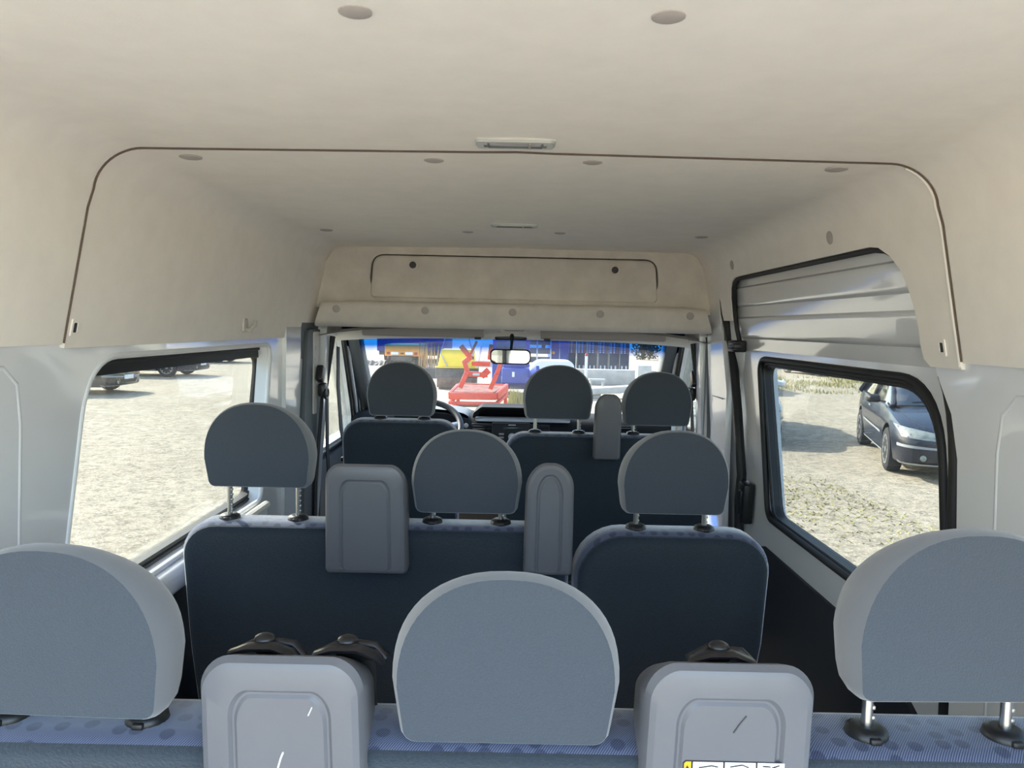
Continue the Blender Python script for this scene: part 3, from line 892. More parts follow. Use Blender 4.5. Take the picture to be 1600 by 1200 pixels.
MB().tube([(cx, 3.62, cz + 0.02), (cx + 0.004, 3.64, cz + 0.055), (cx + 0.005, 3.70, cz + 0.10)], [0.007, 0.007, 0.011], 8).build('stalk', M['black'], mr_)
MB().loft(rr(0.16, 0.03, 0.012, 4, cx, cz + 0.092), [(3.695, 0.006), (3.70, 0.0), (3.715, 0.0)], lambda u, v, w: Vector((u, w, v))).build('foot', M['black'], mr_)

# ceiling lamps
def ceiling_lamp(yc, w_, d_, label):
    t = thing('ceiling_lamp', label, 'lamp', (-0.003, yc, ceil_z(0)), group='headliner lamps')
    z0 = ceil_z(0) + (0.002 if yc < YS else 0)
    f = lambda u, v, w: Vector((-0.003 + u, yc + v, z0 - w))
    MB().loft(rr(w_, d_, 0.010, 5), [(-0.004, 0.0), (0.004, 0.0), (0.007, 0.004)], f, cap1=False).build('lamp_frame', M['lampframe'], t)
    MB().slab(rr(w_ - 0.006, d_ - 0.006, 0.008, 5), [rr(w_ * 0.70, d_ * 0.62, 0.004, 4)], f, 0.0055, 0.0075).build('bezel', M['lampframe'], t)
    MB().loft(rr(w_ * 0.70, d_ * 0.60, 0.004, 4), [(0.001, 0.0), (0.005, 0.001), (0.006, 0.004)], f).build('lens', M['lens'], t)
    MB().box(f(w_ * 0.18, 0, 0.007), (0.004, d_ * 0.5, 0.003)).build('switch_line', M['button'], t)
    for sx in (-1, 1):
        MB().box(f(sx * w_ * 0.36, 0.004, 0.007), (0.010, 0.012, 0.004), bev=0.001).build('clip', M['gtrim'], t)
    MB().box(f(0, d_ * 0.31, 0.0065), (w_ * 0.68, 0.003, 0.003)).build('lens_edge', M['gtrim'], t)
M['lampframe'] = pbr('lamp_frame_plastic', srgb(190, 191, 186), 0.45)
M['lens'] = pbr('lamp_lens_plastic', srgb(168, 164, 164), 0.25)
ceiling_lamp(1.420, 0.145, 0.060, 'slim oblong headliner lamp next to the headliner seam')
ceiling_lamp(2.545, 0.155, 0.055, 'slim oblong headliner lamp near the overhead shelf')

# coat hook on the left headliner
p = P(382, 508, X=-wall_x(1.48))
hk = thing('coat_hook', 'small beige plastic coat hook on the left headliner', 'hook', tuple(p))
hx0 = -wall_x(p.z)
MB().loft(rr(0.04, 0.045, 0.008, 4, p.y, p.z), [(0.0, 0.0), (0.006, 0.001), (0.008, 0.005)], lambda u, v, w: Vector((hx0 + w, u, v))).build('hook_base', M['hook'] if 'hook' in M else pbr('hook_plastic', srgb(196, 190, 180), 0.4), hk)
MB().tube([Vector((hx0 + 0.006, p.y, p.z - 0.012)), Vector((hx0 + 0.022, p.y, p.z - 0.014)), Vector((hx0 + 0.034, p.y, p.z - 0.002)), Vector((hx0 + 0.036, p.y, p.z + 0.016))], [0.009, 0.009, 0.008, 0.007], 8, flat=(1.4, 0.7)).build('hook_arm', MATS['hook_plastic'], hk, smooth=60)

# ================================================================== seats
def d_outline(w=0.274, h=0.224, n=14):
    """headrest outline: rounded bottom corners, upright sides, arched top"""
    hw = w / 2
    z0 = h * 0.34
    pts = []
    # bottom edge left->right with rounded corners, then right side up, arch, left side down
    rc = 0.017
    bw = hw * 0.945
    for i in range(5):
        a = PI + (PI / 2) * i / 4
        pts.append((-bw + rc + rc * math.cos(a), rc + rc * math.sin(a)))
    for i in range(1, 4):
        pts.append((-bw + rc + (2 * bw - 2 * rc) * i / 4, 0.0))
    for i in range(5):
        a = 1.5 * PI + (PI / 2) * i / 4
        pts.append((bw - rc + rc * math.cos(a), rc + rc * math.sin(a)))
    for i in range(2 * n + 1):
        a = PI * i / (2 * n)
        c, s = math.cos(a), math.sin(a)
        pts.append((hw * math.copysign(abs(c) ** 0.86, c), z0 + (h - z0) * abs(s) ** 0.92))
    return pts
HR = d_outline()

def headrest(parent, xc, yr, zb, ztop_seat, tiltdeg=6, yaw=0.0, scale=1.0):
    """zb: height of its lower edge; ztop_seat: height of the seat back under it"""
    tl = math.tan(R(tiltdeg))
    cy, sy = math.cos(yaw), math.sin(yaw)
    def f(u, v, w):
        x, y = u * scale, (w - v * tl) * scale
        return Vector((xc + x * cy - y * sy, yr + x * sy + y * cy, zb + v * scale))
    st = [(0.0, 0.0120), (0.0, 0.0100), (0.0030, 0.0090, 0.0080), (0.012, 0.0050, 0.006), (0.026, 0.0012, 0.008), (0.042, 0.0, 0.014), (0.060, 0.004, 0.024), (0.078, 0.014, 0.036), (0.090, 0.028, 0.048)]
    h = MB().loft(HR, st, f, mis=[0, 1, 1, 1, 1, 1, 1, 2], bulge0=0.002, bulge1=0.010).build('headrest', [M['face'], M['rim'], M['face']], parent, smooth=24)
    for s in (-1, 1):
        px = xc + s * 0.086 * scale
        py = yr + 0.048
        mb = MB()
        z0, z1 = ztop_seat - 0.03, zb + 0.03
        k = max(2, int((z1 - z0) / 0.012))
        pts, rad = [], []
        for i in range(k + 1):
            z = z0 + (z1 - z0) * i / k
            pts.append(Vector((px, py, z)))
            rad.append(0.0066)
        mb.tube(pts, rad, 12)
        post = mb.build('headrest_post', M['chrome'], h, smooth=60)
        nt_ = MB()
        for i in range(1, k):
            z = z0 + (z1 - z0) * i / k
            nt_.box((px + 0.0058, py - 0.001, z), (0.004, 0.009, 0.005), bev=0.001)
        if zb - ztop_seat > 0.02: nt_.build('post_notches', M['chrome'], h)
        MB().lathe([(0.024, -0.006), (0.026, 0.0), (0.024, 0.008), (0.016, 0.012), (0.009, 0.012)], (px, py, ztop_seat), 'Z', 20).box((px, py - 0.024, ztop_seat + 0.003), (0.014, 0.01, 0.008), bev=0.002).build('post_collar', M['black'], h, smooth=60)
    return h

def seat_back(parent, x0, x1, yr, ztop, zbot=0.40, thick=0.115, recl=10, rads=(0.09, 0.09), waist=0.015, name='backrest'):
    """upholstered back: plain velour behind, patterned cloth over the top and in front"""
    w, h = x1 - x0, ztop - zbot
    cx = (x0 + x1) / 2
    tl = math.tan(R(recl))
    base = rr(w, h, (0.03, 0.03, rads[1], rads[0]), 8, 0, 0)
    # subdivide long sides so they can bow a little
    ol = []
    for i, p in enumerate(base):
        q = base[(i + 1) % len(base)]
        d = math.hypot(q[0] - p[0], q[1] - p[1])
        k = max(1, int(d / 0.06))
        for j in range(k): ol.append((p[0] + (q[0] - p[0]) * j / k, p[1] + (q[1] - p[1]) * j / k))
    ol = [(u * (1 - 2 * waist / w * max(0, (v / (h / 2))) ** 2 * 0 - 2 * waist / w * max(0, -(v / (h / 2)) - 0.0) ** 1.5), v) for u, v in ol]
    f = lambda u, v, wd: Vector((cx + u, yr + wd + (h / 2 - v) * tl, zbot + h / 2 + v))
    st = [(0.004, 0.030), (0.0, 0.020), (0.003, 0.0105), (0.0075, 0.008), (0.016, 0.003), (0.032, 0.0), (thick - 0.03, 0.0), (thick - 0.010, 0.008), (thick, 0.025)]
    o = MB().loft(ol, st, f, mis=[0, 0, 0, 1, 1, 1, 1, 1], bulge0=0.006, bulge1=0.02).build(name, [M['back'], M['pattern']], parent, smooth=40)
    # seam piping between the two cloths along the top
    sp = [f(u * (1 - 0.018 / w), v * (1 - 0.018 / h), 0.005) for u, v in ol if v > -h * 0.30]
    k0 = next(i for i in range(len(ol)) if ol[i][1] > -h * 0.30 and ol[i][0] > 0)
    return o

def housing(parent, x0, x1, z0, z1, yr, depth=0.12, rtop=0.03, groove=True, recl=6, guides=(), dome=0.02):
    """grey plastic shoulder-belt housing on the back of a seat"""
    w, h = x1 - x0, z1 - z0
    cx, cz = (x0 + x1) / 2, (z0 + z1) / 2
    tl = math.tan(R(recl))
    ol = rr(w, h, (0.012, 0.012, rtop, rtop), 8)
    ol = [(u * (1 - 0.05 * (v / h + 0.5)), v + (dome * (1 - (u / (w / 2)) ** 2) * 0.5 if v > 0 else 0)) for u, v in ol]
    f = lambda u, v, wd: Vector((cx + u, yr + wd + (h / 2 - v) * tl * 0.9, cz + v - max(0, wd - 0.015) * 0.5 * max(0, v / h + 0.3)))
    st = [(0.0, 0.012), (0.004, 0.005), (0.014, 0.0), (0.045, 0.0), (depth * 0.75, 0.006), (depth, 0.016)]
    if groove:
        gi = min(w * 0.22, 0.036)
        g = lambda d, q: (d, gi + q, (gi + q + 0.013) / 2, -(gi + q - 0.013) / 2)
        pre = [g(0.0012, 0.010), g(0.0042, 0.0065), g(0.0042, 0.004), g(0.0, 0.0)]
        st = pre + st
    o = MB().loft(ol, st, f, bulge0=0.0, bulge1=0.004).build('belt_housing', M['housing'], parent, smooth=28)
    zt_ = z1
    for gx in guides:
        yy = yr + 0.060
        z1 = zt_ - 0.014
        mb = MB()
        mb.tube([Vector((gx - 0.040, yy, z1 - 0.004)), Vector((gx - 0.034, yy - 0.004, z1 + 0.005)), Vector((gx - 0.015, yy - 0.006, z1 + 0.012)), Vector((gx + 0.012, yy - 0.006, z1 + 0.013)), Vector((gx + 0.034, yy - 0.003, z1 + 0.004)), Vector((gx + 0.042, yy, z1 - 0.006))],
                [0.004, 0.008, 0.009, 0.009, 0.009, 0.005], 10, flat=(1.6, 0.6))
        mb.ell((gx - 0.001, yy + 0.006, z1 + 0.017), (0.013, 0.012, 0.007), 12)
        mb.tube([Vector((gx - 0.036, yy + 0.012, z1 - 0.002)), Vector((gx - 0.01, yy + 0.018, z1 + 0.010)), Vector((gx + 0.03, yy + 0.018, z1 + 0.006)), Vector((gx + 0.044, yy + 0.014, z1 - 0.008))], 0.006, 8)
        g = mb.build('belt_guide', M['blackgloss'], o, smooth=60)
        strap(MB(), [(gx, yy + 0.02, z1 + 0.004), (gx, yy + 0.06, z1 - 0.03), (gx, yy + 0.12, z1 - 0.30)], 0.046, side=Vector((1, 0, 0))).build('strap', M['belt'], o)
    return o
M['blackgloss'] = pbr('glossy_black_plastic', srgb(26, 25, 28), 0.34)

def cushion(parent, x0, x1, y0, y1, z0=0.30, z1=0.47):
    w, d = x1 - x0, y1 - y0
    ol = rr(w, d, 0.06, 6, (x0 + x1) / 2, (y0 + y1) / 2)
    MB().loft(ol, [(z0, 0.01), (z0 + 0.02, 0.0), (z1 - 0.04, 0.0), (z1 - 0.01, 0.012), (z1, 0.03)], lambda u, v, w_: Vector((u, v, w_)), bulge1=0.015).build('seat_cushion', M['pattern'], parent, smooth=40)

def seat_base(parent, x0, x1, y0, y1, z1=0.30):
    for x in (x0 + 0.08, x1 - 0.08):
        for y in (y0 + 0.06, y1 - 0.08):
            MB().bar((x, y, 0.0), (x, y, z1), 0.04, 0.04, bev=0.006).build('leg', M['black'], parent)
    MB().box(((x0 + x1) / 2, (y0 + y1) / 2, z1 - 0.02), (x1 - x0 - 0.06, y1 - y0 - 0.08, 0.04), bev=0.008).build('base_frame', M['black'], parent)

# --- last row: bench for three
ZR = 0.995
rb = thing('bench_seat', 'blue-grey three-place rear bench with three headrests and scuffed belt housings', 'bench seat', (0, 0.95, 0))
seat_back(rb, -0.815, 0.815, 0.865, ZR, recl=9, rads=(0.05, 0.05), thick=0.13)
cushion(rb, -0.80, 0.80, 1.02, 1.48)
seat_base(rb, -0.80, 0.80, 1.00, 1.46)
headrest(rb, -0.530, 0.872, 1.012, ZR, yaw=R(-2))
headrest(rb, 0.0, 0.872, 0.990, ZR)
headrest(rb, 0.535, 0.872, 1.052, ZR, yaw=R(2))
hl = housing(rb, -0.353, -0.158, 0.80, 1.106, 0.832, 0.15, 0.034, guides=(-0.290, -0.190))
hr_ = housing(rb, 0.155, 0.357, 0.80, 1.108, 0.832, 0.15, 0.034, guides=(0.256,))
# scratches in the plastic
M['scratch'] = pbr('scratch_light', srgb(214, 212, 210), 0.8)
M['scratchd'] = pbr('scratch_dark', srgb(70, 70, 74), 0.8)
def scratch(par, pts, r_, mt):
    q = []
    for px, py in pts:
        p = P(px, py, Y=0.832)
        z = p.z
        y = 0.832 + (1.106 - z) * math.tan(R(6)) * 0.9
        p = P(px, py, Y=y)
        q.append(Vector((p.x, y - 0.0002 + 0.0012, p.z)))
    MB().tube(q, r_, 5).build('scratch', mt, par)
scratch(hl, [(442, 1176), (438, 1186), (434, 1200)], 0.0012, M['scratch'])
scratch(hl, [(487, 1106), (481, 1119)], 0.0008, M['scratch'])
scratch(hr_, [(1167, 1120), (1156, 1133), (1147, 1146)], 0.0009, M['scratchd'])
# yellow and white safety pictogram label on the right housing
def onh(px, py, lift):
    p = P(px, py, Y=0.84)
    for _ in range(3):
        p = P(px, py, Y=0.832 + (1.108 - p.z) * math.tan(R(6)) * 0.9 + 0.0012 - lift)
    return p
def patch(name, q, lift, mt, par):
    a = [onh(px, py, lift) for px, py in q]
    b = [p + Vector((0, 0.0006, 0)) for p in a]
    n = len(a)
    MB().add(a + b, [list(range(n)), list(range(n, 2 * n))[::-1]] + [[i, (i + 1) % n, n + (i + 1) % n, n + i] for i in range(n)]).build(name, mt, par)
M['lblw'] = pbr('label_white', srgb(236, 236, 238), 0.4)
M['lbly'] = pbr('label_yellow', srgb(246, 178, 40), 0.4)
M['lblk'] = pbr('label_ink', srgb(30, 30, 34), 0.5)
patch('label_sticker', [(1067, 1192), (1071, 1188), (1228, 1192), (1229, 1250), (1065, 1246)], 0.0006, M['lblk'], hr_)
patch('label_field', [(1069, 1193), (1072, 1190), (1080, 1190), (1079, 1246), (1067, 1246)], 0.0012, M['lbly'], hr_)
for xa, xb in ((1083, 1130), (1133, 1181), (1184, 1226)):
    patch('label_field', [(xa, 1190.5 + (xa - 1083) * 0.02), (xb, 1191.5 + (xb - 1130) * 0.02), (xb - 1, 1246), (xa - 2, 1246)], 0.0012, M['lblw'], hr_)
for (xa, ya, xb, yb) in ((1092, 1199, 1112, 1196), (1112, 1196, 1122, 1198), (1141, 1198, 1160, 1195), (1160, 1195, 1170, 1199), (1192, 1197, 1204, 1198), (1206, 1200, 1218, 1196)):
    patch('label_ink', [(xa, ya), (xb, yb), (xb, yb + 1.6), (xa, ya + 1.6)], 0.0018, M['lblk'], hr_)
patch('label_ink', [(1074, 1196), (1078, 1203), (1070, 1203)], 0.0018, M['lblk'], hr_)

# --- second row: bench for two and a single seat by the aisle door
Z2 = 0.995
db = thing('bench_seat', 'dark blue-grey two-place middle bench beside the large left window', 'bench seat', (-0.33, 1.95, 0))
seat_back(db, -0.815, 0.152, 1.85, Z2, recl=9, rads=(0.085, 0.04))
cushion(db, -0.81, 0.15, 1.98, 2.44)
seat_base(db, -0.81, 0.15, 1.98, 2.42)
headrest(db, -0.617, 1.855, 1.076, Z2)
headrest(db, -0.107, 1.855, 1.022, Z2)
housing(db, -0.443, -0.244, 0.885, 1.152, 1.785, 0.15, 0.034)
housing(db, 0.036, 0.155, 0.890, 1.160, 1.785, 0.15, 0.050)
ss = thing('single_seat', 'dark blue-grey single middle seat beside the sliding door', 'seat', (0.41, 1.95, 0))
seat_back(ss, 0.165, 0.655, 1.85, 0.990, recl=9, rads=(0.12, 0.10), waist=0.055)
cushion(ss, 0.17, 0.65, 1.98, 2.44)
seat_base(ss, 0.17, 0.65, 1.98, 2.42)
headrest(ss, 0.405, 1.855, 1.030, 0.990)

# --- cab seats
dsx = thing('driver_seat', 'dark blue-grey driver seat behind the steering wheel', 'seat', (-0.43, 3.05, 0))
seat_back(dsx, -0.662, -0.205, 2.95, 1.118, recl=9, rads=(0.08, 0.08), zbot=0.45)
cushion(dsx, -0.66, -0.21, 3.06, 3.52, 0.34, 0.52)
seat_base(dsx, -0.66, -0.21, 3.06, 3.50, 0.34)
headrest(dsx, -0.428, 2.955, 1.128, 1.118)
pb = thing('bench_seat', 'dark blue-grey double passenger bench in the cab behind the radio', 'bench seat', (0.38, 3.05, 0))
seat_back(pb, -0.022, 0.790, 2.95, 1.076, recl=9, rads=(0.08, 0.06), zbot=0.45)
cushion(pb, -0.02, 0.79, 3.06, 3.52, 0.34, 0.52)
seat_base(pb, -0.02, 0.79, 3.06, 3.50, 0.34)
headrest(pb, 0.180, 2.955, 1.128, 1.076)
headrest(pb, 0.566, 2.955, 1.110, 1.076)
housing(pb, 0.318, 0.422, 0.985, 1.232, 2.89, 0.14, 0.036, groove=False)

# ================================================================== dashboard
ds = thing('dashboard', 'black dashboard with open top tray, silver strip and radio', 'dashboard', (0, 4.4, 0.6))
# body: a swept profile (y, z)
prof = [(4.02, 0.60), (4.00, 0.80), (4.01, 0.95), (4.04, 0.992), (4.16, 1.005), (4.40, 1.00), (4.74, 0.93), (4.78, 0.60)]
mb = MB(); rows = []
for i in range(25):
    x = -0.84 + 1.68 * i / 24
    hump = 0.035 * math.exp(-((x + 0.45) / 0.17) ** 4)
    rows.append([Vector((x, y - (0.03 if abs(x) < 0.2 and z < 0.97 else 0), z + (hump if z > 0.95 else 0))) for y, z in prof])
grid(mb, rows, closed_u=True)
n = len(prof)
mb.f.append(list(range(n))); mb.m.append(0); mb.f.append([24 * n + j for j in range(n)]); mb.m.append(0)
M['dash'] = pbr('matt_dash_plastic', srgb(24, 25, 27), 0.8, spec=0.2, bump=0.2, bscale=500, bdist=0.0005)
mb.build('dash_body', M['dash'], ds, smooth=50)
# instrument hood with grained top in front of the driver
hood = MB(); rows = []
for i in range(13):
    a = PI * i / 12
    rows.append([Vector((-0.46 - 0.24 * math.cos(a), y, 0.98 + (0.065 - (y - 4.06) * 0.03) * math.sin(a) ** 0.6)) for y in (4.06, 4.08, 4.2, 4.4)])
grid(hood, rows)
M['hoodgrey'] = pbr('grained_grey_dash_top', srgb(120, 122, 124), 0.6, noise=0.4, nscale=260, bump=0.5, bscale=240)
hood.build('instrument_hood', M['hoodgrey'], ds, smooth=60)
# top tray hump in the middle
tr = MB()
ol = roundp([(-0.205, 1.004), (0.30, 1.004), (0.30, 1.03), (0.27, 1.062), (-0.16, 1.062), (-0.20, 1.03)], [0, 0, 0.02, 0.03, 0.03, 0.02], 5)
inn = roundp([(-0.175, 1.011), (0.28, 1.011), (0.275, 1.034), (0.255, 1.052), (-0.145, 1.052), (-0.172, 1.034)], [0.01, 0.01, 0.02, 0.02, 0.02, 0.02], 5)
tr.slab(ol, [inn], lambda u, v, w: Vector((u, 4.04 + w, v)), 0.0, 0.02)
tr.slab(ol, [], lambda u, v, w: Vector((u, 4.05 + w, v)), 0.12, 0.20)
tr.slab(ol, [inn], lambda u, v, w: Vector((u, 4.04 + w, v)), 0.02, 0.14)
tr.build('top_tray', M['dash'], ds)
MB().loft(rr(0.50, 0.022, 0.008, 4, 0.06, 1.000), [(4.018, 0.003), (4.016, 0.0), (4.05, 0.0)], lambda u, v, w: Vector((u, w, v))).build('silver_strip', M['silver'], ds)
# vents
for vx in (-0.145, 0.14, 0.60):
    yv = 3.988 if abs(vx) < 0.3 else 4.02
    v_ = MB().slab(rr(0.125, 0.085, 0.006, 3, vx, 0.938), [rr(0.112, 0.072, 0.004, 3, vx, 0.938)], lambda u, v, w: Vector((u, yv - w, v)), 0.0, 0.012).build('air_vent', M['black'], ds)
    for k in range(5):
        MB().box((vx, yv - 0.004, 0.910 + k * 0.014), (0.112, 0.010, 0.003), rot=(R(20), 0, 0)).build('vent_slat', M['black'], v_)
    MB().box((vx, yv - 0.010, 0.938), (0.03, 0.006, 0.003)).build('vent_tab', M['silver'], v_)
# radio
M['lcd'] = pbr('radio_display', srgb(52, 58, 52), 0.2)
rd = MB().loft(rr(0.20, 0.12, 0.006, 3, 0.0, 0.927), [(3.972, 0.004), (3.968, 0.0), (4.0, 0.0)], lambda u, v, w: Vector((u, w, v))).build('radio', M['black'], ds)
MB().box((0.01, 3.967, 0.957), (0.105, 0.003, 0.020), bev=0.001).build('display', M['lcd'], rd)
MB().box((0.005, 3.967, 0.978), (0.038, 0.003, 0.006), bev=0.001).build('badge', M['silver'], rd)
MB().lathe([(0.019, 0.0), (0.019, -0.012), (0.015, -0.014), (0.002, -0.014)], (0.005, 3.968, 0.917), 'Y', 20).build('knob', M['silver'], rd)
for k in range(3):
    for xx in (-0.05, 0.06):
        MB().box((xx, 3.967, 0.930 - k * 0.018), (0.026, 0.004, 0.010), bev=0.002).build('radio_button', M['button'], rd)
MB().lathe([(0.012, 0.0), (0.012, -0.01), (0.009, -0.012), (0.002, -0.012)], (-0.235, 3.99, 0.968), 'Y', 16).build('ignition_ring', M['silver'], ds)

# steering wheel
sw = thing('steering_wheel', 'dark grey steering wheel in front of the driver seat', 'steering wheel', (-0.44, 3.82, 0.95))
cw = Vector((-0.440, 3.80, 0.975)); nt2 = Vector((0, -0.62, 0.78)).normalized()
ux = Vector((1, 0, 0)); uy = nt2.cross(ux).normalized()
ringp = [cw + (ux * math.cos(a) + uy * math.sin(a)) * 0.19 for a in [2 * PI * i / 40 for i in range(40)]]
M['wheel'] = pbr('steering_wheel_rim', srgb(58, 58, 60), 0.5)
MB().tube(ringp, 0.0155, 12, closed=True).build('rim', M['wheel'], sw, smooth=60)
hubm = MB(); hubm.ell(cw - nt2 * 0.02, (0.085, 0.07, 0.035), 16)
hubm.build('hub', M['black'], sw, smooth=60)
for a in (R(10), R(170), R(270)):
    d = ux * math.cos(a) + uy * math.sin(a)
    MB().bar(cw + d * 0.05 - nt2 * 0.015, cw + d * 0.185, 0.035, 0.014, bev=0.005, up=nt2).build('spoke', M['silver'] if a < 4 else M['black'], sw)
MB().tube([cw - nt2 * 0.03, cw - nt2 * 0.22], 0.035, 12).build('column', M['black'], sw)
MB().tube([cw - nt2 * 0.05 + ux * 0.03, cw - nt2 * 0.05 + ux * 0.17 + Vector((0, 0, -0.01))], [0.008, 0.011], 8).build('stalk', M['black'], sw)

# ================================================================== outside
def gravel():
    m, t, o = new_mat('pale_gravel')
    b = t.nodes.new('ShaderNodeBsdfPrincipled')
    b.inputs['Roughness'].default_value = 0.95
    b.inputs['Specular IOR Level'].default_value = 0.1
    v = coords(t)
    def noise(sc, det=4, ro=0.6):
        n_ = t.nodes.new('ShaderNodeTexNoise')
        n_.inputs['Scale'].default_value = sc; n_.inputs['Detail'].default_value = det; n_.inputs['Roughness'].default_value = ro
        t.links.new(v, n_.inputs['Vector']); return n_.outputs['Fac']
    def ramp(src, a, b_, lo=0.0, hi=1.0):
        r_ = t.nodes.new('ShaderNodeMapRange')
        r_.inputs[1].default_value = a; r_.inputs[2].default_value = b_; r_.inputs[3].default_value = lo; r_.inputs[4].default_value = hi
        t.links.new(src, r_.inputs[0]); return r_.outputs[0]
    def mixc(fac, c1, c2):
        mx = t.nodes.new('ShaderNodeMix'); mx.data_type = 'RGBA'
        if isinstance(fac, float): mx.inputs[0].default_value = fac
        else: t.links.new(fac, mx.inputs[0])
        for s, c in ((6, c1), (7, c2)):
            if isinstance(c, tuple): mx.inputs[s].default_value = c
            else: t.links.new(c, mx.inputs[s])
        return mx.outputs[2]
    c = mixc(ramp(noise(0.35, 5), 0.35, 0.65), srgb(192, 180, 158), srgb(172, 159, 137))
    c = mixc(ramp(noise(9, 6, 0.75), 0.42, 0.62), c, srgb(128, 118, 102))
    c = mixc(ramp(noise(34, 4, 0.8), 0.52, 0.64), c, srgb(220, 210, 192))
    c = mixc(ramp(noise(26, 5, 0.85), 0.60, 0.68), c, srgb(98, 90, 78))
    # dry grass tint in patches right of the van
    sx = t.nodes.new('ShaderNodeSeparateXYZ'); t.links.new(v, sx.inputs[0])
    b.inputs['Base Color'].default_value = (0.4, 0.4, 0.4, 1)
    t.links.new(c, b.inputs['Base Color'])
    bp = t.nodes.new('ShaderNodeBump'); bp.inputs['Strength'].default_value = 0.8; bp.inputs['Distance'].default_value = 0.03
    t.links.new(noise(22, 4, 0.8), bp.inputs['Height'])
    t.links.new(bp.outputs[0], b.inputs['Normal'])
    t.links.new(b.outputs[0], o.inputs[0])
    return m
M['gravel'] = gravel()
gm = MB(); rows = []
for i in range(61):
    y = -90 + 500 * i / 60
    rows.append([Vector((-200 + 400 * j / 60, y, GZ)) for j in range(61)])
grid(gm, rows)
gm.build('ground', M['gravel'], kind='structure', label='pale gravel yard around the van', smooth=0, fix=False)

# grass blades: dry strips beside the van, beyond the dark car and in front of the hedge
M['grass'] = pbr('dry_yellow_grass', srgb(176, 164, 110), 0.9, noise=0.5, nscale=2.0, col2=srgb(146, 142, 84))
def grass(name, label, zones, n, h0, h1, seed):
    rnd = random.Random(seed)
    vs_, fs = [], []
    for (x0, x1, y0, y1, wgt) in zones:
        for _ in range(int(n * wgt)):
            x, y = rnd.uniform(x0, x1), rnd.uniform(y0, y1)
            if math.sin(x * 2.1 + 0.7 * y) + math.sin(y * 1.3 - x) + rnd.uniform(-1.2, 1.2) < 0: continue
            h = rnd.uniform(h0, h1); a = rnd.uniform(0, 2 * PI); w = rnd.uniform(0.008, 0.02)
            dx, dy = math.cos(a) * w, math.sin(a) * w
            k = len(vs_)
            vs_ += [(x - dx, y - dy, GZ), (x + dx, y + dy, GZ), (x + rnd.uniform(-.06, .06), y + rnd.uniform(-.06, .06), GZ + h)]
            fs.append((k, k + 1, k + 2))
    MB().add(vs_, fs).build(name, M['grass'], label=label, cat='grass', kind='stuff', smooth=0, fix=False)
grass('dry_grass', 'thin dry grass growing in the gravel near the sliding door', [(2.6, 4.4, 6.0, 10.5, 1.0)], 1800, 0.01, 0.03, 3)
grass('meadow_grass', 'yellow green grass strip behind the dark blue car', [(8.6, 20, 25, 34, 1.0)], 12000, 0.05, 0.16, 4)

# ---- cars
M['tyre'] = pbr('tyre_rubber', srgb(40, 40, 42), 0.85, noise=0.3, nscale=30)
M['alloy'] = pbr('alloy_wheel', srgb(176, 176, 174), 0.35, metal=0.7)
M['carglass'] = pbr('car_window_dark', srgb(34, 42, 50), 0.04, spec=0.8, coat=1.0)
M['lampglass'] = pbr('headlamp_lens', srgb(150, 154, 146), 0.15, coat=0.8, noise=0.4, nscale=14)
M['darkplastic'] = pbr('car_black_trim', srgb(30, 31, 34), 0.55)
M['navy'] = pbr('navy_car_paint', srgb(24, 29, 46), 0.35, metal=0.2, coat=0.5, noise=0.25, nscale=60, rnoise=0.12)
M['silverpaint'] = pbr('silver_car_paint', srgb(176, 178, 180), 0.25, metal=0.5, coat=1.0)
M['whitepaint'] = pbr('white_car_paint', srgb(226, 226, 224), 0.25, coat=1.0)
M['darkpaint'] = pbr('charcoal_car_paint', srgb(44, 46, 50), 0.25, metal=0.3, coat=1.0)
M['greybumper'] = pbr('grey_bumper_strip', srgb(150, 152, 156), 0.45)

# body stations: x from nose, half width, underside, shoulder height, centre height
ST = [(0.00, 0.50, 0.34, 0.56, 0.58), (0.03, 0.66, 0.27, 0.62, 0.64), (0.10, 0.76, 0.22, 0.66, 0.69), (0.22, 0.82, 0.20, 0.70, 0.74), (0.40, 0.86, 0.19, 0.755, 0.80),
      (0.62, 0.88, 0.19, 0.80, 0.855), (0.90, 0.885, 0.19, 0.845, 0.905), (1.25, 0.888, 0.19, 0.885, 0.955), (1.55, 0.888, 0.19, 0.915, 0.965), (2.2, 0.89, 0.19, 0.93, 0.96), (3.0, 0.89, 0.19, 0.945, 0.97),
      (3.5, 0.885, 0.19, 0.955, 0.985), (3.9, 0.87, 0.20, 0.965, 1.00), (4.2, 0.84, 0.22, 0.965, 1.00), (4.45, 0.79, 0.26, 0.93, 0.97), (4.55, 0.70, 0.32, 0.84, 0.87), (4.58, 0.55, 0.38, 0.74, 0.76)]
